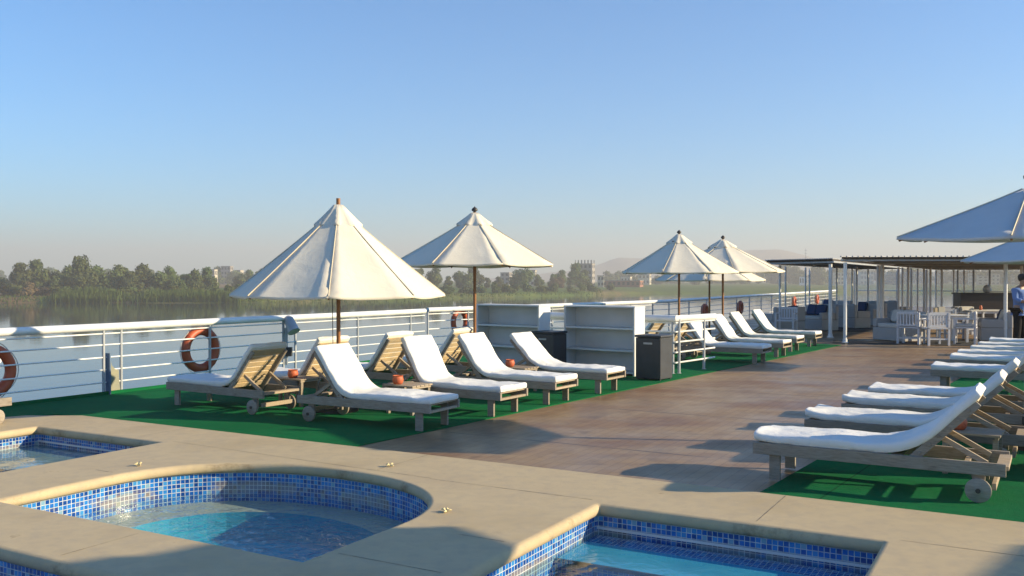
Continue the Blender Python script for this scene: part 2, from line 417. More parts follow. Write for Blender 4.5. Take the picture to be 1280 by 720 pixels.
cedge0 = PT(440, 560); cd = (PT(900, 463.6) - cedge0).normalized()
ce_end = cedge0 + cd * ((23.2 - cedge0.y) / cd.y)
ce_near = cedge0 - cd * 0.03
# intersection of carpet edge with coping far edge (b = 7.07)
tt = (7.07 - cedge0.dot(B_)) / cd.dot(B_); cin = cedge0 + cd * tt
lc = [cin] + [ce_end] + [Vector((3.9, 27.6, 0)), Vector((1.75, 25.0, 0)), Vector((-1.55, 20.9, 0)), Vector((-1.9, 20, 0)), Vector((-11.1, 3.9, 0))] + [Vector((p[0] - .03, p[1] + .02, 0)) for p in cop_l[::-1][1:-1]] + [AB(-9.95, 7.07)]
def carpet(name, pts, z0, z1):
    b = MB(); b.prism([(p.x, p.y) for p in pts], z0, z1); o = b.build(name, M['carpet']); return tag(o, kind='structure')
carpet('green_carpet', lc, .002, .012)
# upturned carpet edge along the deck edge under the railing
b = MB(); b.bar(rail_a[0] + Vector((.05, 0, .03)), rail_a[1] + Vector((.05, 0, .03)), .03, .05)
b.build('green_carpet_edge', M['carpet'])['kind'] = 'structure'
rc0 = PT(945, 621); rcd = (PT(1083, 574) - rc0).normalized() if False else B_
r0 = AB(PT(948, 619).dot(A_), 7.07); rd = Vector((.56, .83, 0)).normalized()
carpet('green_carpet', [r0, AB(12, 7.07), AB(12, 24), r0 + rd * 16.2], .002, .012)
b = MB(); q0 = r0 + A_ * 2.15; q1 = q0 + rd * 14
b.bar(q0 + Vector((0, 0, .013)), q1 + Vector((0, 0, .013)), .012, .004)

# coping with holes
def ell(cx, cy_, rx, ry, t0, t1, n, p=2.0):
    out = []
    for i in range(n + 1):
        t = R(t0 + (t1 - t0) * i / n); c_, s_ = math.cos(t), math.sin(t)
        out.append((cx + rx * math.copysign(abs(c_) ** (2 / p), c_), cy_ + ry * math.copysign(abs(s_) ** (2 / p), s_)))
    return out
def rrect(a0, a1, b0, b1, r=.05, n=4):
    out = []
    for (cx, cy_, t) in ((a1 - r, b0 + r, -90), (a1 - r, b1 - r, 0), (a0 + r, b1 - r, 90), (a0 + r, b0 + r, 180)):
        for i in range(n + 1):
            q = R(t + 90 * i / n); out.append((cx + r * math.cos(q), cy_ + r * math.sin(q)))
    return out
spa = [(-6.72, 4.00), (-3.65, 4.00)] + [(-3.65, 4.35), (-3.65, 4.75)] + ell(-5.18, 4.93, 1.53, 1.25, 0, 180, 36, 2.25) + [(-6.72, 4.5)]
left_pool = rrect(-9.68, -7.60, 3.7, 6.33)
right_pool = rrect(-2.78, -.77, 2.2, 6.16)
front_pool = rrect(-9.2, -3.45, .2, 3.36, .12)
CT = .02
def loop_len(l): return [(Vector(l[(i + 1) % len(l)]) - Vector(l[i])).length for i in range(len(l))]
def offset_in(l, d):
    n = len(l); out = []
    for i in range(n):
        p0 = Vector(l[i - 1]); p1 = Vector(l[i]); p2 = Vector(l[(i + 1) % n])
        n1 = (p1 - p0).normalized(); n2 = (p2 - p1).normalized()
        a = Vector((-n1.y, n1.x)); c_ = Vector((-n2.y, n2.x)); m_ = (a + c_)
        if m_.length < 1e-5: m_ = a
        m_.normalize(); m_ /= max(.5, m_.dot(a)); out.append(p1 + m_ * d)
    return out
outer = [(16, 7.07), (-9.95, 7.07)] + [((Vector((p[0], p[1], 0))).dot(A_), (Vector((p[0], p[1], 0))).dot(B_)) for p in cop_l[2:]] + [(-11.3, -4.5), (16, -4.5)]
holes = [spa, left_pool, right_pool, front_pool]
bm = bmesh.new()
def addloop(l, z):
    vs_ = [bm.verts.new(AB(p[0], p[1], z)) for p in l]
    return [bm.edges.new((vs_[i], vs_[(i + 1) % len(vs_)])) for i in range(len(vs_))], vs_
es = []
eo, vo = addloop(outer, CT); es += eo
hv = []
for h in holes:
    e_, v_ = addloop(h, CT); es += e_; hv.append(v_)
bmesh.ops.triangle_fill(bm, edges=es, use_beauty=True)
# outer skirt
low = [bm.verts.new(Vector(v_.co) - Vector((0, 0, .08))) for v_ in vo]
for i in range(len(vo)):
    j = (i + 1) % len(vo); bm.faces.new((vo[i], low[i], low[j], vo[j]))
prof = [(.018, -.002), (.034, -.012), (.044, -.030), (.046, -.050), (.040, -.072), (.022, -.086), (0, -.088)]
for h, v_ in zip(holes, hv):
    prev = v_
    for d, z in prof:
        ring = [bm.verts.new(AB(p[0], p[1], CT + z)) for p in offset_in(h, d)]
        for i in range(len(ring)):
            j = (i + 1) % len(ring); f_ = bm.faces.new((prev[i], prev[j], ring[j], ring[i])); f_.smooth = True
        prev = ring
bmesh.ops.recalc_face_normals(bm, faces=bm.faces)
up = [f_ for f_ in bm.faces if abs(f_.normal.z) > .99 and f_.calc_area() > .05]
if up and up[0].normal.z < 0: bmesh.ops.reverse_faces(bm, faces=bm.faces)
me = bpy.data.meshes.new('pool_coping'); bm.to_mesh(me); bm.free()
tag(link('pool_coping', me, M['coping']), kind='structure')
# joints between the stones: thin strips a hair above the stone
b = MB()
def joint(a0, b0, a1, b1, wd=.007):
    p, q = AB(a0, b0, CT + .0015), AB(a1, b1, CT + .0015)
    nseg = 14; pts = []
    for i in range(nseg + 1):
        t = i / nseg; pts.append(p.lerp(q, t))
    d = (q - p).normalized(); s_ = Vector((-d.y, d.x, 0))
    for i in range(nseg):
        w0 = wd * rnd.uniform(.35, 1.0); w1 = wd * rnd.uniform(.35, 1.0)
        b.add([pts[i] - s_ * w0/2, pts[i+1] - s_ * w1/2, pts[i+1] + s_ * w1/2, pts[i] + s_ * w0/2], [(0, 1, 2, 3)])
for j in ((-7.55, 6.34, 16, 6.34),): pass
joint(-4.3, 6.22, -2.84, 6.22); joint(-7.55, 6.38, -4.3, 6.24); joint(-.72, 6.2, 6, 6.2)
joint(-1.62, 6.21, -1.62, 7.05); joint(-5.0, 3.41, -5.0, 3.95); joint(-3.2, 4.95, -2.86, 4.95); joint(-7.0, 5.1, -6.78, 5.1); joint(-8.05, 5.0, -7.65, 5.0)
joint(-3.6, 4.25, -2.86, 4.25); joint(1.8, 6.25, 1.8, 7.05); joint(-4.9, 6.3, -4.9, 7.05); joint(-8.1, 6.4, -8.1, 7.05)
tag(b.build('coping_joints', M['joint'], fix=False), kind='structure')

def basin_wall(name, loop, z0, z1, m, parent=None):
    L = [0]
    for x in loop_len(loop): L.append(L[-1] + x)
    vs_, fs, uvs = [], [], []
    for i, p in enumerate(loop + [loop[0]]):
        vs_ += [AB(p[0], p[1], z0), AB(p[0], p[1], z1)]
    me = bpy.data.meshes.new(name)
    for i in range(len(loop)): fs.append((2*i, 2*i+1, 2*i+3, 2*i+2))
    me.from_pydata([tuple(x) for x in vs_], [], fs)
    ul = me.uv_layers.new(name='UVMap')
    for pl in me.polygons:
        for li in pl.loop_indices:
            vi = me.loops[li].vertex_index; ul.data[li].uv = (L[vi // 2], z0 if vi % 2 == 0 else z1)
    me.update(); o = link(name, me, m); tag(o, kind='structure'); return o
def flat_uv(name, loops, z, m, kind='structure'):
    bm = bmesh.new(); es = []
    for l in loops:
        vs_ = [bm.verts.new(AB(p[0], p[1], z)) for p in l]
        es += [bm.edges.new((vs_[i], vs_[(i + 1) % len(vs_)])) for i in range(len(vs_))]
    bmesh.ops.triangle_fill(bm, edges=es, use_beauty=True)
    for f_ in bm.faces:
        if f_.normal.z < 0: f_.normal_flip()
    ul = bm.loops.layers.uv.new('UVMap')
    for f_ in bm.faces:
        for l_ in f_.loops: l_[ul].uv = (l_.vert.co.dot(A_), l_.vert.co.dot(B_))
    me = bpy.data.meshes.new(name); bm.to_mesh(me); bm.free()
    o = link(name, me, m); tag(o, kind=kind); return o
ZB = CT - .086
# spa: bench ring, deep middle
M['sand'] = pm('spa_bench_plaster', (.50, .45, .33), (.40, .38, .30), 3, .8, .1, .004)
basin_wall('spa_wall', spa, ZB, -.34, M['tile'])
deep = ell(-5.14, 4.86, 1.12, 1.0, 0, 360, 40, 2.2)[:-1]
deep = [(a_, max(b_, 4.06)) for a_, b_ in deep]
flat_uv('spa_bench', [offset_in(spa, -.01), deep], -.325, M['sand'])
basin_wall('spa_deep_wall', deep, -.325, -.57, M['tile_deep'])
flat_uv('spa_floor', [[(p[0], p[1]) for p in offset_in(deep, -.01)]], -.55, M['tile_deep'])
flat_uv('spa_water', [offset_in(spa, .001)], -.255, M['spa_water'])
# left pool
basin_wall('left_pool_wall', left_pool, ZB, -1.2, M['tile'])
basin_wall('right_pool_wall', right_pool, ZB, -1.2, M['tile'])
basin_wall('front_pool_wall', front_pool, ZB, -1.2, M['tile'])
M['ledge_grey'] = pm('ledge_plaster', (.30, .33, .33), (.24, .28, .29), 4, .7)
M['ledge_blue'] = pm('ledge_blue_plaster', (.07, .38, .52), (.055, .31, .46), 3, .6)
M['trim'] = pm('step_nosing', (.05, .035, .03), (.03, .022, .02), 9, .6)
def ledge(name, a0, a1, b0, b1, z, zl, top, border):
    # a submerged step: plain top with a mosaic border, tiled riser, dark nosing
    flat_uv(name, [[(a0, b0), (a1, b0), (a1, b1 - border), (a0, b1 - border)]], z, top)
    if border: flat_uv(name + '_border', [[(a0, b1 - border), (a1, b1 - border), (a1, b1), (a0, b1)]], z, M['tile_floor'])
    basin_wall(name + '_riser', [(a0, b0), (a1, b0)], z, zl, M['tile'])
    b = MB(); b.bar(AB(a0, b0 - .008, z - .008), AB(a1, b0 - .008, z - .008), .02, .022); tag(b.build(name + '_nosing', M['trim']), kind='structure')
    b = MB(); b.bar(AB(a0, b1 - .006, z + .055), AB(a1, b1 - .006, z + .055), .012, .018); tag(b.build(name + '_band', M['joint2'] if 'joint2' in M else M['shelf']), kind='structure')
ledge('right_pool_step', -2.775, -.775, 5.50, 6.155, -.215, -.42, M['ledge_blue'], .20)
flat_uv('right_pool_floor', [right_pool], -.42, M['tile_floor'])
ledge('left_pool_step', -9.675, -7.605, 5.35, 6.325, -.20, -.42, M['ledge_grey'], 0)
flat_uv('left_pool_floor', [left_pool], -.42, M['tile_floor'])
flat_uv('front_pool_floor', [front_pool], -1.1, M['tile_floor'])
flat_uv('right_pool_water', [offset_in(right_pool, .001)], -.19, M['pool_water'])
flat_uv('left_pool_water', [offset_in(left_pool, .001)], -.185, M['pool_water'])
flat_uv('front_pool_water', [offset_in(front_pool, .001)], -.33, M['pool_water'])

# ------------------------------------------------------------------ river, banks, hills, haze
GZ = -6.0
bankpts = [(-3500, 250), (-900, 240), (-172, 309), (-90, 305), (-15, 385), (70, 500), (155, 505), (300, 560), (600, 800), (3500, 1500)]
def bank_y(x):
    for (x0, y0), (x1, y1) in zip(bankpts, bankpts[1:]):
        if x <= x1: return y0 + (y1 - y0) * (x - x0) / (x1 - x0)
    return bankpts[-1][1]
def ground_z(x, y):
    d = y - bank_y(x) + 2.5 * noise.noise(Vector((x * .05, 0, 3.1)))
    if d < 0: return GZ - min(1.0, -d * .06)
    h = 1.6 * (1 - math.exp(-d / 3.0)) + 1.6 * (1 - math.exp(-d / 40)) + min(d, 600) * .0012
    return GZ + h + .45 * noise.noise(Vector((x * .03, y * .03, 0))) * min(1, d / 15)
b = MB()
xs = [-4200, -2500, -1400, -800, -500] + [-380 + 12 * i for i in range(75)] + [600, 800, 1200, 1800, 2800, 4200]
offs = [-60, -20, -8, -3, 0, 2, 4, 7, 11, 16, 24, 35, 50, 75, 110, 160, 240, 360, 550, 900, 1500, 2300]
nx = len(xs)
for of in offs:
    for x in xs:
        y = bank_y(x) + of; b.v.append((x, y, ground_z(x, y)))
for x in xs: b.v.append((x, 4250, GZ + 4))
for j in range(len(offs)):
    for i in range(nx - 1): b.f.append((j*nx+i, j*nx+i+1, (j+1)*nx+i+1, (j+1)*nx+i))
tag(b.build('far_bank_ground', M['ground'], smooth=180), kind='structure')
b = MB(); b.add([(-4300, -1500, GZ), (4300, -1500, GZ), (4300, 2500, GZ), (-4300, 2500, GZ)], [(0, 1, 2, 3)])
tag(b.build('river_water', M['river']), kind='structure')
b = MB(); n = 160
for j in range(9):
    for i in range(n + 1):
        x = -1100 + 3060 * i / n; t = j / 8
        u = 640 + F * x / 2400
        hp = 6 + 80 * math.exp(-((u - 905) / 150) ** 4) * (0.86 + .10 * math.sin(u * .035)) + 26 * math.exp(-((u - 720) / 70) ** 2) + 28 * math.exp(-((u - 1230) / 200) ** 2)
        hgt = max(0, hp + 10 * noise.noise(Vector((x * .006, 1.7, 0))) + 6 * noise.noise(Vector((x * .02, 4, 0))))
        y = 2400 + (t - .5) * 700
        prof_ = math.sin(math.pi * t) ** .8 if 0 < t < 1 else 0
        b.v.append((x, y, GZ + hgt * prof_ * (1 + .15 * noise.noise(Vector((x * .01, y * .01, 2)))) ))
for j in range(8):
    for i in range(n): b.f.append((j*(n+1)+i, j*(n+1)+i+1, (j+1)*(n+1)+i+1, (j+1)*(n+1)+i))
tag(b.build('hills', M['hill'], smooth=180), kind='structure')

hz = MB(); hz.box((0, 1400, 68.5), (8800, 5900, 155))
k = NT('haze_air'); k.t.nodes.remove(k.bsdf)
vp = k.n('VolumePrincipled', None, Color=(.93, .89, .84), Density=.00066, Anisotropy=.1)
k.t.links.new(vp.outputs[0], k.out.inputs['Volume'])
ho = hz.build('haze', k.m); tag(ho, kind='stuff'); ho.display_type = 'WIRE'

# ------------------------------------------------------------------ trees and bank growth
def crown_mesh(name, seed, h, wd, nleaf, lsz, low=.12, lobes=9):
    r = random.Random(seed); b = MB(); L = []
    for i in range(lobes):
        t = r.random(); z = h * (low + .15 + .68 * t); sp = wd * .5 * (1 - .65 * abs(t - .35))
        a = r.uniform(0, 6.28); q = sp * math.sqrt(r.random()) * .75
        L.append((Vector((q * math.cos(a), q * math.sin(a), z)), wd * r.uniform(.18, .29), r.uniform(.75, 1.05)))
    for i in range(nleaf):
        c, rad, sq = r.choice(L)
        d = Vector((r.gauss(0, 1), r.gauss(0, 1), r.gauss(0, 1))).normalized()
        p = c + Vector((d.x, d.y, d.z * sq)) * rad * (r.random() ** .33) * r.uniform(.75, 1.12)
        s = lsz * r.uniform(.5, 1.3)
        nrm = (d + Vector((r.gauss(0, .5), r.gauss(0, .5), r.gauss(0, .5)))).normalized()
        u = nrm.orthogonal().normalized(); u = Matrix.Rotation(r.uniform(0, 6.28), 3, nrm) @ u; v_ = nrm.cross(u)
        b.add([p - u*s - v_*s*.6, p + u*s*.9 - v_*s*.5, p + u*s + v_*s*.7, p - u*s*.7 + v_*s*.6], [(0, 1, 2, 3)])
    return b.mesh(name, fix=False), L
def trunk_mesh(name, seed, h, L, r0=.3):
    r = random.Random(seed); b = MB()
    top = Vector((r.uniform(-.4, .4), r.uniform(-.4, .4), h * .55))
    b.path([(0, 0, -.6), (r.uniform(-.1, .1), 0, h * .2), top], [r0, r0 * .75, r0 * .35], 7)
    for c, rad, sq in L[:6]:
        s_ = Vector((0, 0, h * r.uniform(.18, .4))); b.path([s_, s_.lerp(c, .5) + Vector((0, 0, .3)), c], [r0 * .45, r0 * .3, r0 * .1], 5)
    return b.mesh(name)
protos = []
specs = [(11, 12, 12, 5200, .50, .04, 18), (12, 14, 11, 5200, .50, .06, 18), (13, 9, 11, 4200, .46, -.04, 16), (14, 13, 13, 5600, .50, .08, 20), (15, 11, 8.5, 3800, .46, .0, 14)]
for i, (sd_, h, wd, nl, ls, low, lb) in enumerate(specs):
    cm, L = crown_mesh('crown', sd_, h, wd, nl, ls, low, lb); tm = trunk_mesh('trunk', sd_, h, L)
    protos.append((cm, tm, h, wd))
sh_m = []
for i in range(3):
    cm, L = crown_mesh('foliage', 40 + i, 4.0, 6.0, 1100, .32, -.12, 8); sh_m.append(cm)
def tree(u, D, vtop, kind, label, group, wscale=1.0, mat='leaf', name='broadleaf_tree'):
    x = PX(u, D); z = ground_z(x, D); cm, tm, h, wd = protos[kind]
    H = (CZ + (HZ - vtop) / F * D) - z; s = H / (h * 1.10)
    t = thing(name, label, 'tree', (x, D, z), rnd.uniform(0, 6.28), group); t.scale = (s * wscale, s * wscale, s)
    c = link('crown', cm, None, t)
    if not cm.materials: cm.materials.append(M[mat])
    tr = link('trunk', tm, None, t)
    if not tm.materials: tm.materials.append(M['bark'])
    if mat != 'leaf':
        c.material_slots[0].link = 'OBJECT'; c.material_slots[0].material = M[mat]
    return t
lc_ = 'dense dark green tree in the riverbank clump left of the parasols'
left_trees = [(2, 350, 341, 2, 1.1), (28, 345, 322, 0, .85), (44, 352, 318, 1, .9), (62, 360, 330, 2, .9), (84, 358, 326, 0, .8), (104, 342, 316, 3, .95), (122, 350, 326, 0, .9),
    (138, 346, 331, 2, 1.0), (150, 352, 325, 1, 1.0), (168, 344, 330, 4, 1.2), (182, 356, 324, 0, .95), (200, 350, 333, 2, 1.0), (216, 360, 329, 3, .85), (232, 352, 335, 4, 1.1), (246, 348, 331, 0, .85), (258, 358, 328, 1, .9), (263, 350, 338, 2, .8), (75, 340, 338, 2, .9), (160, 338, 341, 2, .8), (222, 342, 342, 2, .8)]
for (u, D, vt, kd, ws) in left_trees: tree(u, D, vt + 4, kd, lc_, 'trees clumped on the far bank', ws)
ml = 'hazy dark tree in the belt on the far bank behind the white parasols'
for i in range(26):
    u = 300 + i * 16.2 + rnd.uniform(-5, 5); D = 470 + rnd.uniform(0, 60) + max(0, (u - 640)) * .3
    tree(u, D, rnd.uniform(332, 348), i % 5, ml, 'trees in the belt on the far bank', rnd.uniform(.8, 1.15))
tree(719, 545, 327, 1, 'tall dark tree standing in front of the unfinished concrete block', None, 1.0)
tree(729, 550, 336, 0, 'shorter dark tree at the foot of the unfinished concrete block', None, .9)
tree(697, 520, 345, 2, 'wide brown dry-leaved bush tree beside the tall dark tree', None, 1.25, 'leaf_dry')
rl = 'pale hazy tree far across the river beyond the pergola'
for i in range(44):
    u = 756 + i * 12.2 + rnd.uniform(-5, 5); D = rnd.uniform(780, 1000)
    if u > 950: vt = rnd.uniform(327, 340)
    else: vt = rnd.uniform(334, 344)
    tree(u, D, vt, i % 5, rl, 'trees far across the river', rnd.uniform(.9, 1.5))
dl = 'faint hazy tree on the skyline beyond the fields on the far bank'
for i in range(26):
    u = -10 + i * 14 + rnd.uniform(-6, 6); D = rnd.uniform(750, 950)
    tree(u, D, rnd.uniform(331, 342), i % 5, dl, 'trees on the skyline', rnd.uniform(.9, 1.4))
def shrub(u, D, h, wd, label, group, kind=0, mat='leaf2'):
    x = PX(u, D); z = ground_z(x, D); me = sh_m[kind]
    if not me.materials: me.materials.append(M['leaf2'])
    o = link('shrub', me, None); o.location = (x, D, z); o.rotation_euler = (0, 0, rnd.uniform(0, 6.28)); o.scale = (wd / 6, wd / 6, h / 3.4)
    if mat != 'leaf2': o.material_slots[0].link = 'OBJECT'; o.material_slots[0].material = M[mat]
    return tag(o, label, 'shrub', group)
sl_ = 'low green shrub on the far bank at the foot of the trees'
for i in range(60):
    u = -5 + i * 13 + rnd.uniform(-6, 6); x = PX(u, 330); D = bank_y(PX(u, bank_y(x))) + rnd.uniform(9, 22)
    dry = (u < 62 and rnd.random() < .8)
    shrub(u, D, rnd.uniform(2.2, 4.2), rnd.uniform(5, 9), 'low reddish-brown dry shrub on the bare bank at the water' if dry else sl_, 'dry shrubs on the bare bank' if dry else 'shrubs on the far bank', i % 3, 'leaf_dry' if dry else 'leaf2')
# reeds along the water
b = MB(); r = random.Random(5)
for i in range(9000):
    u = r.uniform(62, 300) if i < 7000 else r.uniform(-20, 760)
    if 262 < u < 300 and r.random() < .5: continue
    x = PX(u, 316); D0 = bank_y(x); x = PX(u, D0); y = bank_y(x) + r.uniform(-.5, 7.5)
    if 135 < u < 178 and r.random() < .75: continue
    h = r.uniform(1.6, 3.8) * (.55 + .55 * (0.5 + noise.noise(Vector((x * .12, y * .1, 0))))) * (1 if i < 7000 else .45)
    z = ground_z(x, y) - .1; a = r.uniform(0, 3.14); wv_ = r.uniform(.10, .22); dx, dy = math.cos(a) * wv_, math.sin(a) * wv_; ln = r.uniform(-.5, .5)
    b.add([(x - dx, y - dy, z), (x + dx, y + dy, z), (x + dx * .7 + ln, y + dy * .7, z + h * .7), (x + ln * 1.6, y, z + h), (x - dx * .7 + ln, y - dy * .7, z + h * .7)], [(0, 1, 2, 3, 4)])
tag(b.build('reeds', M['reed'], fix=False), label='tall green reeds lining the water under the left trees', cat='reeds', kind='stuff')

# buildings far off
def building(u, D, wpx, vtop, vbase, label, m='plaster', floors=3, bays=4, cols=0, name='house', group=None, roofbox=False):
    x = PX(u, D); z = ground_z(x, D); wd = wpx / F * D; zt = CZ + (HZ - vtop) / F * D; H = max(3, zt - z)
    t = thing(name, label, 'building', (x, D, z), R(rnd.uniform(-25, -5)), group)
    b = MB(); dp = wd * .8
    b.box((0, 0, H / 2 - .5), (wd, dp, H + 1)); b.build('wall', M[m], t)
    fh = H / floors
    rb = MB(); rb.box((0, 0, H + .15), (wd + .5, dp + .5, .3)); ro = rb.build('roof', M['concrete'], t)
    if cols:
        cb = MB()
        for i in range(cols):
            for sy in (-1, 1):
                cx = -wd / 2 + .4 + (wd - .8) * i / (cols - 1); cb.box((cx, sy * (dp / 2 - .4), H + 1.4), (.45, .45, 2.4))
        cb.build('column', M['concrete'], ro)
    for fl in range(floors):
        for k_ in range(bays):
            wb = MB(); cx = -wd / 2 + wd * (k_ + .5) / bays
            wb.box((cx, -dp / 2 - .02, fh * (fl + .55)), (wd / bays * .5, .12, fh * .5)); wb.build('window', M['window'], t)
        for k_ in range(2):
            wb = MB(); wb.box((wd / 2 + .02, -dp / 2 + dp * (k_ + .5) / 2, fh * (fl + .55)), (.12, dp / 2 * .45, fh * .5)); wb.build('window', M['window'], t)
    return t
building(731, 600, 22, 330, 356, 'unfinished concrete block with bare columns on its roof, beyond the bank', 'concrete', 4, 4, 6, 'concrete_building')
building(751, 560, 8, 345, 358, 'small orange and white house beside the red brick yard', 'plaster', 2, 2)
building(779, 600, 46, 351, 359, 'long low red brick building on the far bank', 'brick', 1, 8, name='brick_building')
building(783, 720, 12, 346, 352, 'small white-walled house behind the red brick building', 'plaster', 1, 3)
building(266, 760, 9, 337, 345, 'pale far house at the end of the left tree clump', 'plaster', 2, 2)
building(284, 800, 12, 333, 345, 'taller pale far building on the left skyline', 'concrete', 4, 3, name='apartment_building')
building(299, 820, 9, 338, 345, 'lower far house beside the taller pale building', 'plaster', 2, 2)
building(657, 640, 26, 338, 352, 'yellowish far building glimpsed under the second parasol', 'plaster', 3, 4, name='apartment_building')
building(633, 660, 12, 341, 352, 'grey far building glimpsed beside the second parasol pole', 'concrete', 3, 2, name='apartment_building')
building(806, 800, 14, 343, 351, 'hazy far house by the hazy trees left of the third parasol', 'plaster', 2, 3)
building(1004, 720, 9, 346, 352, 'white far house seen between the pergola posts', 'white', 1, 3)
building(1048, 760, 12, 341, 352, 'yellowish far building just left of the pergola corner post', 'plaster', 3, 3, name='apartment_building')
building(1082, 780, 16, 338, 350, 'sunlit far building seen between the pergola posts', 'plaster', 3, 4, name='apartment_building')
for i, (u, wp, vt, lb) in enumerate([(1213, 5, 342, 'slim yellow far building left of the bar lamp'), (1228, 12, 345, 'low pale far building above the dark bar counter'), (1243, 10, 343, 'pale far building between bar and pergola post'), (1266, 4, 344, 'slim yellow far building close to the standing person')]):
    building(u, 800, wp, vt, 355, lb, 'plaster', 3, 2, name='apartment_building')
# mast on the skyline
t = thing('radio_mast', 'thin radio mast above the far trees beyond the pergola', 'mast', (PX(1007, 900), 900, ground_z(PX(1007, 900), 900)))
b = MB(); b.tube((0, 0, 0), (0, 0, 35), .5, 6, .2); b.build('mast_pole', M['steel'], t)
b = MB()
for z in (26, 30, 33): b.box((0, 0, z), (2.2, .4, .5))
b.build('antenna', M['steel'], t)

# ------------------------------------------------------------------ railings
def railing(name, label, pts, posts, bars=(.18, .36, .54, .72, .88), top=1.03, rt=.055, rb=.011, gaps=(), extra=None, group='railing runs', post_r=.022, base=0.0):
    t = thing(name, label, 'railing', pts[0], 0, group); o0 = Vector(pts[0])
    L = [Vector(p) - o0 for p in pts]
    b = MB(); b.path([p + Vector((0, 0, top - rt)) for p in L], rt, 14); b.build('top_rail', M['rail'], t, 40)
    for z in bars:
        b = MB(); b.path([p + Vector((0, 0, z)) for p in L], rb, 8); b.build('rail_bar', M['rail'], t, 40)
    for p in posts:
        b = MB(); q = Vector(p) - o0; b.tube(q + Vector((0, 0, base)), q + Vector((0, 0, top - rt)), post_r, 10)
        b.lathe([(.05, base), (.05, base + .012), (post_r, base + .014)], 12, q); b.build('post', M['post'], t, 40)
    return t
def on_rail(line, u):
    # point of the line p + d t seen at picture column u
    p, q = line[0], line[1]; d = q - p; k_ = (u - 640) / F
    t_ = (k_ * p.y - p.x) / (d.x - k_ * d.y); return p + d * t_
posts = [on_rail(rail_a, u) for u in (-150, -60, 129, 151, 262, 354, 369, 447, 513)]
railing('deck_railing', 'white tubular railing along the deck edge from near left to the boarding gap', rail_a, posts)
line_b = [rail_b[0], rail_b[1]]
pb = [rail_b[0]] + [on_rail(line_b, u) for u in (585, 640, 690)] + [rail_b[1] + (rail_b[2] - rail_b[1]) * f_ for f_ in (.05, .3, .55, .8, 1.0)] + [rail_b[2] + (rail_b[3] - rail_b[2]) * i / 16 for i in range(1, 17)]
railing('deck_railing', 'white tubular railing running on from the boarding gap to the pergola', rail_b, pb)
# stairwell railing with corner
c0 = PT(845, 468); c1 = PT(880, 462); dl_ = Vector((-.8, .6, 0)); far_ = c0 + dl_ * 4.4
t = railing('stair_railing', 'white railing corner standing beside the dark bin and white shelves', [c0 + dl_ * 4.4, c0 - dl_ * .0, c1 + (c1 - c0).normalized() * .45], [c0 + dl_ * .06, c0 + Vector((.07, .08, 0)), c1, c0 + dl_ * 2.1, far_], bars=(.2, .38, .56, .74, .9), rt=.06, rb=.016, post_r=.026, group=None)
# bracket box between two posts and flood light
q0 = on_rail(rail_a, 140)
rz_r = math.atan2(RAIL_D.y, RAIL_D.x)
t = thing('davit_bracket', 'grey steel bracket plate with yellowed face between two railing posts', 'bracket', q0, rz_r)
b = MB(); b.bar((-.09, -.03, 0), (-.09, -.03, .60), .02, .10, (0, 1, 0)); b.build('side_plate', pm('blue_grey_paint', (.10, .17, .27), (.08, .13, .21), 5, .5), t)
b = MB(); prf = [(-.08, 0), (.12, 0), (.10, .2), (.095, .34), (.03, .36), (-.02, .42), (-.05, .52), (-.06, .60), (-.08, .60)]
b.v = [(p[0], -.02, p[1]) for p in prf] + [(p[0], .02, p[1]) for p in prf]; nn = len(prf)
b.f = [tuple(range(nn)), tuple(range(2*nn-1, nn-1, -1))] + [(i, (i+1) % nn, nn+(i+1) % nn, nn+i) for i in range(nn)]
b.build('face_plate', pm('yellowed_grey', (.30, .28, .17), (.20, .21, .18), 5, .6), t)
q1 = on_rail(rail_a, 358)
t = thing('flood_light', 'grey floodlight tipped down on the railing between its double posts', 'lamp', q1 + Vector((.06, -.06, 0)), 0)
b = MB(); ax = Vector((.45, -.35, -.82)).normalized(); tp = Vector((-.02, 0, .98)) - ax * .02
b.path([tp, tp + ax * .05, tp + ax * .22, tp + ax * .30], [.05, .085, .10, .105], 16); b.build('lamp_housing', M['steel'], t, 40)
b = MB(); b.path([tp + ax * .30, tp + ax * .315], [.112, .112], 16); b.build('lamp_rim', M['post'], t, 40)
b = MB(); b.bar((-.05, 0, .15), (-.05, 0, .80), .05, .03); b.bar((-.05, 0, .80), tp + ax * .15, .03, .02); b.build('bracket', M['post'], t)
b = MB(); b.box((0, .0, .38), (.10, .10, .16)); b.build('ballast_box', M['black'], t, bevel=.006)

def lifebuoy(pos, label, rmaj=.30, rmin=.07, normal=(-.86, .5, 0), full=True, group='lifebuoys on the railing'):
    nrm = Vector(normal).normalized()
    t = thing('lifebuoy', label, 'lifebuoy', pos, math.atan2(nrm.y, nrm.x), group)
    b = MB(); b.path([(0, rmaj * math.cos(2*math.pi*i/36), rmaj * math.sin(2*math.pi*i/36)) for i in range(36)], rmin, 14, closed=True); b.build('ring', M['orange'], t, 180)
    for k_ in range(4):
        b = MB(); a = math.pi/4 + k_ * math.pi/2; c_ = Vector((0, rmaj * math.cos(a), rmaj * math.sin(a))); tg = Vector((0, -math.sin(a), math.cos(a)))
        b.path([c_ - tg * .025, c_ + tg * .025], rmin + .004, 14, caps=False); b.build('band', M['orange'], t, 60)
    b = MB(); pts = []
    for i in range(48):
        a = 2*math.pi*i/48; rr = rmaj + rmin + .006 + .03 * abs(math.sin(2 * (a - math.pi/4))); pts.append((0, rr * math.cos(a), rr * math.sin(a)))
    b.path(pts, .006, 6, closed=True); b.build('rope', M['cushion'], t, 60)
    return t
oo = EDGE_N * .10
p = on_rail(rail_a, -9); lifebuoy(p + oo + Vector((0, 0, .47)), 'orange lifebuoy cut by the left edge of the picture, on the railing', .29, .07)
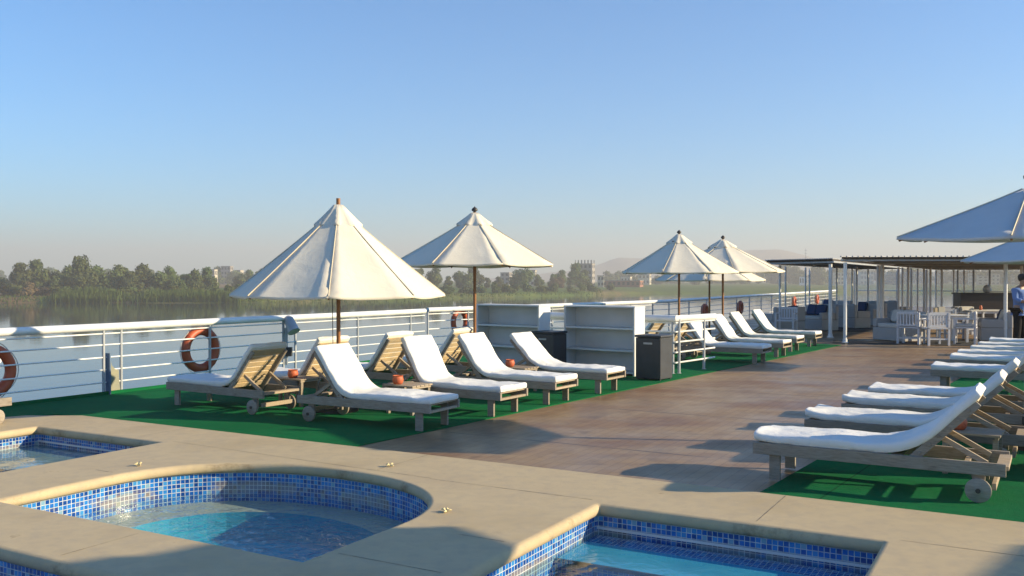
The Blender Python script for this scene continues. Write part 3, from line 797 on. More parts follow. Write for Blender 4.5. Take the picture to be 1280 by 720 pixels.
p = on_rail(rail_a, 256); lifebuoy(p + oo + Vector((0, 0, .53)), 'whole orange lifebuoy on the railing above the nearest lounger foot')
p = on_rail(line_b, 579); lifebuoy(p + oo + Vector((0, 0, .66)), 'orange lifebuoy half hidden behind a slatted backrest and parasol pole', .27, .065)
line_c = [rail_b[2], rail_b[3]]
for u, lb in ((877, 'small dark red lifebuoy on the far railing left of the far parasol poles'), (922, 'small orange lifebuoy on the far railing above the far lounger backs'), (990, 'small dark red lifebuoy above the grey wicker sofa'), (1019, 'small red lifebuoy on the far railing behind the pergola corner post')):
    p = on_rail(line_c, u); lifebuoy(p + Vector((.1, -.05, .55)), lb, .20, .075)

# ------------------------------------------------------------------ sun loungers
HX = 1.05; BL = .615
def lounger_frame(t, ang, mat='teak_grey'):
    W = .29; zt = .295
    for s in (-1, 1):
        b = MB(); b.box((.755, s * W, .25), (1.85, .035, .095)); b.build('side_rail', M[mat], t, bevel=.004)
    for c_, s_ in (((-.135, 0, .215), (.05, .545, .028)), ((1.655, 0, .262), (.085, .545, .03)), ((1.60, 0, .115), (.03, .50, .05)), ((.60, 0, .215), (.05, .545, .03)), ((1.40, 0, .23), (.04, .545, .03))):
        b = MB(); b.box(c_, s_); b.build('crossbar', M['teak'], t, bevel=.003)
    b = MB()
    for i in range(10): b.box((-.10 + i * .115, 0, .288), (.085, .535, .016))
    b.build('seat_slats', M['teak'], t)
    for s in (-1, 1):
        b = MB(); b.box((.0, s * (W - .036), .135), (.088, .032, .27)); b.build('leg', M[mat], t, bevel=.003)
        b = MB(); b.box((1.50, s * (W - .036), .17), (.085, .032, .20)); b.build('wheel_bracket', M[mat], t, bevel=.003)
        b = MB(); b.lathe([(.0, -.018), (.030, -.018), (.034, -.015), (.082, -.015), (.09, -.009), (.09, .009), (.082, .015), (.034, .015), (.030, .018), (0, .018)], 22, (1.50, s * (W + .02), .09), 'Y'); wh = b.build('wheel', M[mat], t, 40)
        b = MB(); b.lathe([(.0, -.028), (.018, -.028), (.018, .028), (0, .028)], 10, (1.50, s * (W + .02), .09), 'Y'); b.build('hub', M['dark'], wh, 40)
    b = MB(); b.tube((1.50, -W, .09), (1.50, W, .09), .011, 8); b.build('axle', M['dark'], t, 40)
    ca, sa = math.cos(ang), math.sin(ang); d = Vector((ca, 0, sa)); nrm = Vector((-sa, 0, ca)); h0 = Vector((HX, 0, zt - .02))
    b = MB()
    for s in (-1, 1):
        y = s * (W - .025); b.bar(h0 + Vector((0, y, 0)) - d * .04, h0 + Vector((0, y, 0)) + d * (BL + .02), .032, .065, nrm)
        for i in range(6):
            q = h0 + d * (.07 + .095 * i) + Vector((0, s * (W - .006), 0)); b.box(q, (.022, .012, .022))
    b.build('backrest_rails', M[mat], t, bevel=.003)
    b = MB()
    for i in range(7):
        q = h0 + d * (.05 + .088 * i) + nrm * .016; m_ = Matrix((d, Vector((0, 1, 0)), nrm)).transposed(); b.box(q, (.072, .50, .018), m_)
    q = h0 + d * (BL - .005) + nrm * .016; b.box(q, (.07, .52, .03), Matrix((d, Vector((0, 1, 0)), nrm)).transposed())
    b.build('backrest_slats', M['teak_sunlit'], t, bevel=.002)
    for s in (-1, 1):
        q = h0 + d * (BL * .42) + Vector((0, s * .20, 0)) - nrm * .03; b = MB(); b.bar(q, Vector((q.x + .30, q.y, .275)), .03, .04); b.build('prop_strut', M['teak'], t, bevel=.003)
def mattress_mesh(seed, ang, curl=0.0, bend=.16, top_w=.56):
    r = random.Random(seed); off = Vector((r.uniform(0, 99), r.uniform(0, 99), r.uniform(0, 99)))
    ca, sa = math.cos(ang), math.sin(ang)
    zb = .298; th = .068; hw = .295
    # centre line of the underside: flat, an arc at the hinge, then up the backrest
    Ls = []; x0 = -.165; xa = HX - bend; n1 = 26
    for i in range(n1 + 1): Ls.append((x0 + (xa - x0) * i / n1, zb, 0.0))
    Ls[1:1] = [(x0 + .006, zb, 0.0), (x0 + .02, zb, 0.0)]
    Rr = bend / math.tan(ang / 2) if ang > .05 else 10
    for i in range(1, 9):
        a = ang * i / 8; Ls.append((xa + Rr * math.sin(a), zb + Rr * (1 - math.cos(a)), a))
    xe, ze, _ = Ls[-1]; rem = BL + .06 - bend
    for i in range(1, 15): Ls.append((xe + rem * i / 14 * ca, ze + rem * i / 14 * sa, ang))
    x9, z9, _ = Ls.pop(); Ls += [(x9 - d9 * ca, z9 - d9 * sa, ang) for d9 in (.02, .006, 0)]
    ny = 12; rc = .024; sec = []
    def arc(cx, cz_, r_, t0, t1): return [(cx + r_ * math.cos(R(t0 + (t1 - t0) * q / 3)), cz_ + r_ * math.sin(R(t0 + (t1 - t0) * q / 3))) for q in range(4)]
    top = arc(-hw + rc, th - rc, rc, 180, 90) + [(-hw + rc + (2 * hw - 2 * rc) * j / ny, th) for j in range(1, ny)] + arc(hw - rc, th - rc, rc, 90, 0)
    bot = [(hw, rc * .8), (hw - rc * .5, .0)] + [(hw - rc - (2 * hw - 2 * rc) * j / 4, .0) for j in range(0, 5)] + [(-hw + rc * .5, 0.0), (-hw, rc * .8)]
    sec = top + bot; ns = len(sec); b = MB(); m_ = len(Ls)
    for i, (x, z, a) in enumerate(Ls):
        sq = (.72, .90, 1)[min(2, i, m_ - 1 - i)]
        tt_ = i / (m_ - 1)
        wob = .012 * noise.noise(off + Vector((x * 2.1, z * 2, 0)))
        ln = .010 * noise.noise(off + Vector((x * 1.3, 7, z * 2)))
        for (y, h) in sec:
            hh = th / 2 + (h - th / 2) * (sq * .6 + .4)
            puff = 0.006 * (1 - (y / hw) ** 2) if h > th * .5 else 0
            wr = .013 * noise.noise(off + Vector((x * 6, y * 5, z * 6))) + .004 * noise.noise(off + Vector((x * 17, y * 13, z * 15)))
            if 0 < a < ang: wr += .014 * math.sin(y * 25 + seed) * math.sin(math.pi * a / ang)
            cz = curl * (.5 + .5 * math.cos(y * 9 + seed)) * max(0, (.25 - (x + .165)) / .25) ** 2
            hh = hh + (puff + wr if h > th * .2 else wr * .2) + wob * (1 if h > 0 else .15) + cz
            yy = y * (1 - .09 * (1 - sq)) + ln + .006 * noise.noise(off + Vector((x * 7, 3, h * 9)))
            b.v.append((x - math.sin(a) * hh, yy, z + math.cos(a) * hh))
    for i in range(m_ - 1):
        for k_ in range(ns):
            l = (k_ + 1) % ns; b.f.append((i*ns+k_, i*ns+l, (i+1)*ns+l, (i+1)*ns+k_))
    b.f.append(tuple(range(ns))); b.f.append(tuple((m_-1)*ns + k_ for k_ in range(ns)))
    me = b.mesh('mattress'); me.materials.append(M['mattress'])
    for p in me.polygons: p.use_smooth = True
    me.set_sharp_from_angle(angle=R(58))
    return me
LPROTO = {}
def lounger(leg, d, angdeg, seed, label, group, curl=0.0, bend=.16, raw=False):
    d = Vector((d[0], d[1], 0)).normalized(); perp = Vector((d.y, -d.x, 0))
    side = Vector((.55, .83, 0)); orig = Vector((leg[0], leg[1], .012)) + side * (.254 if not raw else 0)
    rz = math.atan2(d.y, d.x); key = angdeg
    if key not in LPROTO:
        t = thing('sun_lounger', label, 'sun lounger', orig, rz, group); lounger_frame(t, R(angdeg)); LPROTO[key] = t
        o = link('mattress', mattress_mesh(seed, R(angdeg), curl, bend), None, t); return t
    t = dup(LPROTO[key], orig, rz, label, group)
    for c in t.children:
        if c.name.startswith('mattress'): c.data = mattress_mesh(seed, R(angdeg), curl, bend)
    return t
gL = 'loungers in the row facing the walkway'; gB = 'loungers in the row facing the river'
gF = 'loungers in the far group beyond the stair railing'; gR = 'loungers in the row on the right'
lounger((-1.025, 9.98), (-.875, .475), 54, 1, 'white-cushioned teak lounger nearest the pool in the row facing the walkway', gL, 0, .15)
lounger((-.25, 11.03), (-.835, .55), 60, 2, 'white-cushioned teak lounger facing the walkway, second from the pool, back steepest', gL, 0, .12)
lounger((.45, 12.10), (-.835, .55), 54, 3, 'white-cushioned teak lounger facing the walkway, third from the pool', gL, 0, .24)
lounger((1.24, 13.26), (-.835, .55), 46, 4, 'white-cushioned teak lounger with low curved back right before the white shelves', gL, 0, .26)
B1 = Vector((-4.38, 12.04, 0)); bs = Vector((.58, .81, 0))
lounger(B1, (.835, -.55), 50, 5, 'weathered lounger facing the river, slatted back lit, below the whole lifebuoy', gB, 0, .2)
for tt_, lb, sd_ in ((1.13, 'lounger facing the river, hidden behind the first parasol pole and nearest cushion', 6), (2.45, 'lounger facing the river with yellow slatted back between two white cushions', 7), (3.95, 'lounger facing the river with slatted back by the second parasol pole', 8)):
    lounger(B1 + bs * tt_, (.835, -.55), 54, sd_, lb, gB, 0, .18)
# lounger cut by the left edge, parallel to the railing
hd = Vector((-6.02, 10.62, 0)); dd = Vector((.5, .865, 0))
lounger(hd - dd * 1.62 , dd, 38, 9, 'lounger at the left edge of the picture, only its back end in view', None, 0, .2, True)
for (x, y), lb, sd_ in (((4.75, 18.0), 'lounger nearest the stair railing in the far group under the parasols', 10), ((5.6, 19.5), 'second lounger beyond the stair railing in the far group', 11), ((6.35, 21.0), 'third lounger beyond the stair railing in the far group', 12), ((7.3, 22.6), 'farthest lounger of the far group, beside the grey wicker sofa', 13)):
    lounger((x, y), (-.83, .55), 54, sd_, lb, gF, 0, .18)
for (x, y), lb, sd_ in (((1.62, 19.0), 'river-facing lounger whose slatted back shows through the stair railing', 14), ((2.5, 20.35), 'river-facing lounger behind the pole of the third parasol', 15)):
    lounger((x, y), (.83, -.55), 54, sd_, lb, gF, 0, .18)
rr_ = [(1.99, 7.63), (2.81, 8.87), (3.57, 10.0), (4.22, 10.95), (6.25, 13.76), (7.36, 15.5), (7.97, 16.5), (8.75, 17.6), (9.4, 18.6), (10.3, 19.9)]
rl_ = ['white-cushioned lounger nearest the camera beside the pool corner, cushion rippled', 'second lounger behind the nearest one in the row by the pool corner', 'third lounger of the near four by the pool corner', 'fourth lounger of the near four by the pool corner, foot end showing',
       'first white lounger beyond the gap in the row under the grey parasols', 'second white lounger beyond the gap in the row under the grey parasols', 'third white lounger beyond the gap under the grey parasols', 'fourth white lounger beyond the gap under the grey parasols', 'fifth white lounger beyond the gap under the grey parasols', 'farthest white lounger of the row, before the standing person']
for i, ((x, y), lb) in enumerate(zip(rr_, rl_)):
    d = Vector((.86, -.51, 0)).normalized(); leg = Vector((x, y, 0)) + d * .17 + Vector((.02, .03, 0))
    lounger(leg, d, (46, 44, 46, 46, 46, 46, 46, 46, 46, 46)[i], 20 + i, lb, gR, .03 if i < 3 else 0.01, .26 if i == 0 else .2)

for i, (x, y) in enumerate([(6.0, 6.85), (6.7, 8.0), (7.4, 9.1), (8.0, 10.0)]):
    lounger((x, y), (-.86, .51), 54, 40 + i, ('first', 'second', 'third', 'fourth')[i] + ' lounger outside the picture, back to back with the row by the pool corner', 'loungers back to back with the right row')
# ------------------------------------------------------------------ side tables, clay pots
def side_table(x, y, rz, label):
    t = thing('side_table', label, 'table', (x, y, .012), rz, 'low slatted side tables')
    b = MB()
    for i in range(5): b.box((0, -.16 + i * .08, .35), (.46, .07, .018))
    b.box((-.2, 0, .328), (.03, .36, .024)); b.box((.2, 0, .328), (.03, .36, .024)); b.build('table_top', M['teak'], t, bevel=.002)
    for sx in (-1, 1):
        for sy in (-1, 1):
            b = MB(); b.box((sx * .19, sy * .15, .158), (.04, .04, .316)); b.build('leg', M['teak_grey'], t)
def clay_pot(x, y, z, label):
    b = MB(); b.lathe([(0, 0), (.045, 0), (.062, .02), (.07, .055), (.064, .085), (.058, .095), (.066, .105), (.062, .108), (.052, .1), (.05, .03), (0, .02)], 20)
    o = b.build('clay_pot', M['clay'], None, 50); o.location = (x, y, z); tag(o, label, 'pot', 'clay pots on the side tables')
RZ = math.atan2(.55, -.835)
side_table(-2.80, 12.1, RZ, 'low slatted table between the two loungers left of the first parasol pole'); clay_pot(-2.86, 12.0, .372, 'clay pot on the table left of the first parasol pole')
side_table(-1.28, 11.33, RZ, 'low slatted table between the first two loungers facing the walkway'); clay_pot(-1.40, 11.28, .372, 'clay pot between the first two loungers facing the walkway')
side_table(.10, 13.55, RZ, 'low slatted table beside the low-backed lounger before the shelves'); clay_pot(-.03, 13.55, .372, 'clay pot near the low-backed lounger before the shelves')
side_table(3.92, 7.82, RZ, 'low slatted table behind the nearest lounger by the pool corner'); clay_pot(3.82, 7.86, .372, 'clay pot behind the back of the nearest lounger by the pool corner')

# ------------------------------------------------------------------ parasols
def canopy_mesh(Rr, z0, z1, n, sub=6, rad=9, sag=.018, edge_in=.045, phase=0.0, hem=.03, seed=1):
    b = MB(); ro = .06
    for p in range(n):
        base = len(b.v); a0 = phase + 2*math.pi*p/n; a1 = phase + 2*math.pi*(p+1)/n
        P0 = Vector((math.cos(a0), math.sin(a0), 0)); P1 = Vector((math.cos(a1), math.sin(a1), 0))
        for j in range(rad + 2):
            t = min(1, j / rad); rr = ro + (Rr - ro) * t
            for i in range(sub + 1):
                s = i / sub; m_ = 4 * s * (1 - s)
                q = P0.lerp(P1, s) * rr * (1 - edge_in * m_ * t)
                z = z1 + (z0 - z1) * (t ** .95) - sag * m_ * t + .006 * noise.noise(Vector((q.x * 3, q.y * 3, seed))) + .004 * noise.noise(Vector((q.x * 9, q.y * 9, seed)))
                if j == rad + 1: z -= hem * (.8 + .2 * m_); q = q * 1.004
                b.v.append((q.x, q.y, z))
        W = sub + 1
        for j in range(rad + 1):
            for i in range(sub): b.f.append((base+j*W+i, base+(j+1)*W+i, base+(j+1)*W+i+1, base+j*W+i+1))
    me = b.mesh('canopy', fix=False)
    for p in me.polygons: p.use_smooth = True
    me.set_sharp_from_angle(angle=R(28))
    return me
def parasol(x, y, Rr, z0, z1, phase, label, group, n=8, canvas='canvas', seed=1, cord=None, tilt=(0, 0), pole='pole', pr=.026, finial=True, cap=True, wrap=False, base=.012, zg=.012):
    t = thing('parasol', label, 'parasol', (x, y, 0), 0, group)
    hd_ = Matrix.Rotation(tilt[0], 4, 'X') @ Matrix.Rotation(tilt[1], 4, 'Y')
    cm = canopy_mesh(Rr, z0 - z1, 0, n, phase=phase, seed=seed); cm.transform(Matrix.Translation((0, 0, z1)) @ hd_)
    c = link('canopy', cm, M[canvas], t); sm = c.modifiers.new('thick', 'SOLIDIFY'); sm.thickness = .004
    b = MB(); b.tube((0, 0, zg), (0, 0, z1 + (.08 if finial else .15)), pr, 14); b.build('pole', M[pole], t, 40)
    b = MB(); b.lathe([(.25, zg), (.25, zg + .05), (.22, zg + .07), (.05, zg + .08), (.045, zg + .3), (.0, zg + .3)], 24); b.build('base', M['dark'], t, 40)
    b = MB()
    for k_ in range(n):
        a = phase + 2*math.pi*k_/n; dr = Vector((math.cos(a), math.sin(a), 0)); pts = []
        for j in range(7):
            tq = j / 6; rr = .06 + (Rr - .06) * tq; pts.append(hd_ @ (dr * rr + Vector((0, 0, (z0 - z1) * (tq ** .95) + .002))) + Vector((0, 0, z1)))
        b.path(pts, .0065, 5)
    b.build('stitched_seam', M['seam'], c, 60)
    if cap:
        Rc = Rr * .225; cm2 = canopy_mesh(Rc, (z0 - z1) * .225 + .062, .07, n, 4, 4, .03, .10, phase, .03, seed + 3); cm2.transform(Matrix.Translation((0, 0, z1)) @ hd_)
        c2 = link('vent_cap', cm2, M[canvas], t); sm = c2.modifiers.new('thick', 'SOLIDIFY'); sm.thickness = .004
    if finial:
        b = MB(); b.lathe([(.02, z1 + .05), (.022, z1 + .09), (.045, z1 + .10), (.05, z1 + .125), (.03, z1 + .15), (.012, z1 + .16), (0, z1 + .18)], 14); b.build('finial', M['dark'] if cap else M['pole'], t, 50)
    zh = z0 + (z1 - z0) * .12
    b = MB(); b.lathe([(.03, zh - .05), (.055, zh - .05), (.055, zh + .03), (.03, zh + .03)], 14); b.build('hub', M['dark'], t, 40)
    for k_ in range(n):
        a = phase + 2*math.pi*k_/n; dr = Vector((math.cos(a), math.sin(a), 0))
        tip = hd_ @ (dr * Rr * .985 + Vector((0, 0, z0 - z1 - .015))) + Vector((0, 0, z1)); st_ = hd_ @ (dr * .05 + Vector((0, 0, -.03))) + Vector((0, 0, z1))
        mid = st_.lerp(tip, .5)
        b = MB(); b.bar(st_ - Vector((0, 0, .02)), tip - Vector((0, 0, .02)), .016, .022); rb_ = b.build('rib', M['pole'], t)
        b = MB(); b.bar(Vector((0, 0, zh)) + dr * .05, mid - Vector((0, 0, .03)), .014, .018); b.build('strut', M['pole'], rb_)
    if cord:
        b = MB(); b.tube(cord[0], cord[1], .005, 5); b.build('cord', M['black'], t)
    if wrap:
        b = MB(); pts = []
        for i in range(40):
            a = i * .55; pts.append((math.cos(a) * (.10 + .004 * i), math.sin(a) * (.10 + .004 * i), z1 - .03 + .05 * math.sin(i * .9) - .0035 * i))
        b.path(pts, .008, 5); b.build('loose_cord', M['dark'], t, 60)
    return t
gp = 'cream parasols over the loungers'
parasol(-2.17, 11.5, 1.33, 1.47, 2.52, -R(84), 'cream parasol half closed and steep, nearest the camera on a varnished pole', gp, seed=1, cord=((-.06, -.03, .6), (-.07, -.05, 1.75)), finial=False)
parasol(-.60, 14.8, 1.36, 1.90, 2.66, -R(70), 'second cream parasol from the camera, wide open with dark round finial', gp, seed=2)
parasol(3.74, 20.6, 1.33, 1.83, 2.60, -R(70), 'cream parasol with a bunched cord at its tip, by the stair railing', gp, seed=3, wrap=True)
parasol(4.95, 21.6, 1.44, 1.86, 2.53, -R(48), 'cream parasol behind the cord-topped one, over the far loungers', gp, seed=4, wrap=True)
parasol(5.28, 24.6, 1.45, 1.66, 2.38, -R(60), 'lowest cream parasol, half hidden behind the two far ones', gp, seed=5)
gg = 'large grey-white parasols at the right'
parasol(5.05, 9.0, 1.24, 2.07, 2.54, R(175), 'large pale six-sided parasol reaching in at the upper right edge', gg, n=6, canvas='canvas2', seed=6, pole='white', pr=.03, cap=False, tilt=(R(1.8), 0))
parasol(9.75, 17.0, 1.44, 2.01, 2.57, R(178), 'large pale parasol behind and below the upper right one', gg, n=6, canvas='canvas2', seed=7, pole='white', pr=.03, cap=False)
parasol(6.00, 4.02, 1.20, 2.50, 3.02, -R(70), 'cream parasol by the pool just outside the picture at the right, shading the stone edge', gp, seed=8, zg=.02)
parasol(10.7, 3.55, 1.30, 2.50, 3.02, -R(60), 'cream parasol farther out to the right of the pool, outside the picture', gp, seed=9, zg=.02)
# ------------------------------------------------------------------ shelves, bins
def shelf(corner, label):
    # corner: front right bottom; axes: along = (-.8,.6), depth = (.56,.83)
    al = Vector((-.8, .6, 0)); rz = math.atan2(.6, -.8); Wd, dp, H, th = 1.44, .36, 1.16, .035
    t = thing('shelf_unit', label, 'shelf', (corner[0], corner[1], .012), rz, 'white shelf units by the stair railing')
    # local x along, y: rot90 ccw of along = (-.6,-.8) -> front is +y
    for nm, c, s in (('side_panel', (th/2, -dp/2, H/2), (th, dp, H)), ('side_panel', (Wd - th/2, -dp/2, H/2), (th, dp, H)), ('back_panel', (Wd/2, -dp + .012, H/2), (Wd - 2*th - .002, .02, H - .01)), ('top_panel', (Wd/2, -dp/2, H + .013), (Wd + .01, dp + .01, .026))):
        b = MB(); b.box(c, s); b.build(nm, M['shelf'], t, bevel=.003)
    for z in (.05, .42, .80):
        b = MB(); b.box((Wd/2, -dp/2 + .008, z), (Wd - 2*th - .004, dp - .03, .03)); b.build('shelf_board', M['shelf'], t, bevel=.002)
shelf((2.08, 15.6), 'white shelf unit beside the dark bin and stair railing'); shelf((.48, 16.4), 'white shelf unit behind the second parasol pole')
def bin_(corner, label):
    rz = math.atan2(.6, -.8); t = thing('waste_bin', label, 'bin', (corner[0], corner[1], .012), rz, 'dark bins beside the white shelves')
    b = MB(); b.box((.235, -.215, .355), (.46, .42, .67)); b.build('body', M['bin'], t, bevel=.008)
    b = MB(); b.box((.235, -.215, .715), (.49, .45, .04)); b.build('lid', M['bin'], t, bevel=.012)
    b = MB(); b.box((.235, .0, .60), (.16, .012, .03)); b.build('handle', M['steel'], t)
    for sx in (.04, .43):
        for sy in (-.04, -.39):
            b = MB(); b.lathe([(.02, 0), (.02, .03)], 10, (sx, sy, 0)); b.build('foot', M['black'], t)
bin_((2.41, 14.9), 'dark grey bin standing against the railing corner'); bin_((.72, 16.0), 'dark grey bin between the two white shelf units')

# ------------------------------------------------------------------ pergola area
def pergola(label, poly, z, posts):
    o0 = Vector(poly[0]); t = thing('pergola', label, 'pergola', (o0.x, o0.y, 0), 0)
    P = [Vector(p) - o0 for p in poly]
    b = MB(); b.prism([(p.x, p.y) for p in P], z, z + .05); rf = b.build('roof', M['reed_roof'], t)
    b = MB()
    n = 40
    for i in range(n + 1):
        p = P[0].lerp(P[1], i / n); q = P[3].lerp(P[2], i / n); e = (p - q).normalized() * .12
        b.tube((p.x + e.x, p.y + e.y, z + .062), (q.x, q.y, z + .062), .02, 6)
    b.build('roof_poles', M['roof_top'], rf, 60)
    b = MB()
    for s in (0, 1): b.bar(P[s] + Vector((0, 0, z - .03)), P[3 - s] + Vector((0, 0, z - .03)), .05, .05)
    b.build('edge_beam', M['post'], t)
    for k_ in range(6):
        p = P[0].lerp(P[3], k_ / 5.0 * .98 + .004); q = P[1].lerp(P[2], k_ / 5.0 * .98 + .004); b = MB(); b.bar(p + Vector((0, 0, z - .035)), q + Vector((0, 0, z - .035)), .04, .05); b.build('cross_beam', M['post'], t)
    for (u, D, r_) in posts:
        x = PX(u, D) - o0.x; b = MB(); b.tube((x, D - o0.y, .002), (x, D - o0.y, z - .09), r_, 12); po = b.build('post', M['rail'], t, 40)
        b = MB(); b.lathe([(r_ + .05, .002), (r_ + .05, .02), (r_ + .015, .03), (r_ + .012, .10)], 14, (x, D - o0.y, 0)); b.build('post_foot', M['rail'], po, 40)
bv = Vector((.5, .865, 0)).normalized()
pa0 = Vector((PX(958, 28.6), 28.6, 0)); pa1 = Vector((PX(1041, 26.2), 26.2, 0))
pergola('narrow reed-roofed pergola over the wicker sofas left of the walkway', [pa0, pa1, pa1 + bv * 17, pa0 + bv * 17], 2.2, [(1038, 26.4, .05), (975, 29.2, .035), (982, 31.5, .03), (1007, 34, .03), (1012, 37, .03), (1071, 32.5, .035), (1065, 38, .03), (1085, 36, .03), (1100, 38.5, .03), (1046, 33, .028)])
pb0 = Vector((PX(1052, 24.0), 24.0, 0)); pb1 = Vector((PX(1345, 23.5), 23.5, 0))
pergola('wide reed-roofed pergola over the white dining furniture', [pb0, pb1, pb1 + bv * 24, pb0 + bv * 24], 2.2, [(1056.5, 24.1, .045), (1257, 24.6, .05), (1277, 30, .04), (1098, 28.6, .05), (1102.8, 28.2, .055), (1123, 33, .04), (1128, 33.8, .035), (1135, 34, .045), (1139, 36.3, .035), (1155, 36, .04), (1158, 41, .045), (1163, 35, .04), (1177, 40, .04), (1205, 43, .04), (1147, 37.5, .035), (1192, 42, .035), (1170, 43, .035)])
# glass wind screen at the stern
w0 = Vector((PX(1068, 47.0), 47.0, 0)); w1 = Vector((PX(1300, 42.0), 42.0, 0)); dw = w1 - w0
k = NT('screen_glass'); k.p('Base Color', (.75, .82, .85)); k.p('Roughness', .05); k.p('Alpha', .14); M['glass'] = k.m
t = thing('wind_screen', 'glazed wind screen with slim posts closing the far end of the pergola', 'screen', w0)
for i in range(13):
    p = dw * (i / 12); b = MB(); b.bar(p, p + Vector((0, 0, 2.12)), .06, .06, (0, 1, 0)); b.build('screen_post', M['post'], t)
    if i < 12:
        q = dw * ((i + 1) / 12); n_ = dw.normalized() * .035; b = MB(); b.bar(p + n_ + Vector((0, 0, 1.1)), q - n_ + Vector((0, 0, 1.1)), .012, 1.9); b.build('pane', M['glass'], t)
b = MB(); b.bar(Vector((0, -.05, 1.12)), dw + Vector((0, -.05, 1.12)), .05, .05); b.build('screen_rail', M['rail'], t)

def sofa(x, y, rz, label, wd=1.15, pillow=None, lab2=None):
    t = thing('wicker_sofa', label, 'sofa', (x, y, .004), rz, 'grey wicker sofas under the pergola')   # front is -y local
    dp = .78
    b = MB(); b.box((0, 0, .18), (wd, dp - .02, .34)); b.build('base', M['wicker'], t, bevel=.02)
    b = MB(); b.box((0, dp/2 - .07, .575), (wd, .14, .45)); b.build('backrest', M['wicker'], t, bevel=.03)
    for s in (-1, 1):
        b = MB(); b.box((s * (wd/2 - .065), -.072, .47), (.13, dp - .165, .24)); b.build('armrest', M['wicker'], t, bevel=.03)
    b = MB(); b.box((0, -.06, .41), (wd - .27, dp - .20, .12)); b.build('seat_cushion', M['cushion'], t, bevel=.035)
    for i, c in enumerate(pillow or []):
        b = MB(); cx = -wd/2 + .36 + i * .40
        if cx > wd/2 - .3: break
        m_ = Matrix.Rotation(R(-18), 3, 'X'); b.box((cx, .18, .66), (.40, .13, .36), m_); b.build('pillow', M[c], t, bevel=.055)
    return t
sofa(PX(978, 29.2), 29.2, R(205), 'grey wicker sofa behind the farthest lounger, its back to the camera', 1.2, ['blue_cushion'])
sofa(PX(1019, 30.4), 30.4, R(-62), 'grey wicker sofa with a big blue pillow left of the pergola corner post', 1.3, ['blue_cushion', 'blue_cushion'])
sofa(PX(1057, 32), 32, R(118), 'grey wicker sofa back seen between the two pergola corner posts', 1.5, ['cushion'])
sofa(PX(1082, 34), 34, R(-60), 'grey wicker sofa with a slim blue pillow beyond the pergola post', 1.3, ['blue_cushion'])
sofa(PX(1110, 37), 37, R(118), 'dark-backed wicker sofa deep in the pergola shade', 1.5, ['cushion'])
sofa(PX(1040, 38), 38, R(-60), 'farther wicker sofa beside the far railing', 1.5, ['blue_cushion'])
sofa(PX(1124, 25.0), 25.0, R(-248+180), 'pale wicker sofa with beige pillows left of the dining table', 1.15, ['cushion', 'cushion'])
sofa(PX(1243, 25.2), 25.2, R(-112), 'pale wicker sofa with blue pillow, its end sunlit beside the post', 1.2, ['blue_cushion', 'cushion'])

def chair(x, y, rz, label, slats=True, arms=True, pad=False):
    t = thing('garden_chair', label, 'chair', (x, y, .004), rz, 'white wooden chairs round the dining tables')   # front +y
    W, D_ = .56, .52
    b = MB(); b.box((0, 0, .43), (W, D_, .035)); b.build('seat', M['chairwhite'], t)
    for sx in (-1, 1):
        b = MB(); b.box((sx * (W/2 - .025), D_/2 - .025, .32), (.05, .05, .63)); b.build('leg', M['chairwhite'], t)
        b = MB(); b.box((sx * (W/2 - .025), -D_/2 + .025, .41), (.05, .05, .82)); b.build('leg', M['chairwhite'], t)
        b = MB(); b.box((sx * (W/2 - .025), .0, .65), (.06, D_ + .04, .03)); b.build('armrest', M['chairwhite'], t)
    b = MB(); b.box((0, -D_/2 + .025, .80), (W - .1, .035, .07)); b.box((0, -D_/2 + .025, .49), (W - .1, .03, .045))
    for i in range(6): b.box((-.19 + i * .076, -D_/2 + .025, .64), (.042, .018, .28))
    b.build('backrest', M['chairwhite'], t)
    b = MB(); b.box((0, -D_/2 + .025, .16), (W - .1, .025, .04)); b.box((0, D_/2 - .025, .16), (W - .1, .025, .04)); b.build('stretcher', M['chairwhite'], t)
    if pad:
        b = MB(); b.box((0, .0, .485), (W - .08, D_ - .06, .07)); b.build('seat_pad', M['cushion'], t, bevel=.025)
        b = MB(); b.box((0, -D_/2 + .11, .66), (W - .12, .1, .34), Matrix.Rotation(R(10), 3, 'X')); b.build('back_pad', M['cushion'], t, bevel=.03)
def table(x, y, rz, label, wd=1.0, dp=1.0, h=.73):
    t = thing('dining_table', label, 'table', (x, y, .004), rz, 'white dining tables under the pergola')
    b = MB(); b.box((0, 0, h - .015), (wd, dp, .03)); b.build('table_top', M['white'], t, bevel=.004)
    b = MB(); b.box((0, 0, h - .065), (wd - .12, dp - .12, .07)); b.build('apron', M['chairwhite'], t)
    for sx in (-1, 1):
        for sy in (-1, 1):
            b = MB(); b.box((sx * (wd/2 - .07), sy * (dp/2 - .07), (h - .1) / 2), (.06, .06, h - .1)); b.build('leg', M['chairwhite'], t)
chair(PX(1168, 23.3), 23.3, R(2), 'white slatted chair with its back to the walkway before the dining table')
chair(PX(1139, 23.7), 23.7, R(-40), 'white chair with beige pads at the left corner of the dining table', pad=True)
chair(PX(1207, 23.7), 23.7, R(60), 'white padded chair at the end of the dining table by the sunlit sofa', pad=True)
chair(PX(1188, 25.9), 25.9, R(180), 'white slatted chair on the far side of the dining table')
chair(PX(1204, 28.2), 28.2, R(170), 'white chair with rounded pad behind the dining table', pad=True)
chair(PX(1213, 28.0), 28.0, R(190), 'white chair at the second table before the bar', pad=True)
chair(PX(983, 27.6), 27.6, R(150), 'white chair standing before the wicker sofa beyond the loungers')
table(PX(1176, 24.6), 24.6, R(0), 'white dining table with a cream box on it', 1.15, .95)
table(PX(1230, 28.2), 28.2, R(5), 'white table with jars in front of the dark bar', 1.3, .8)
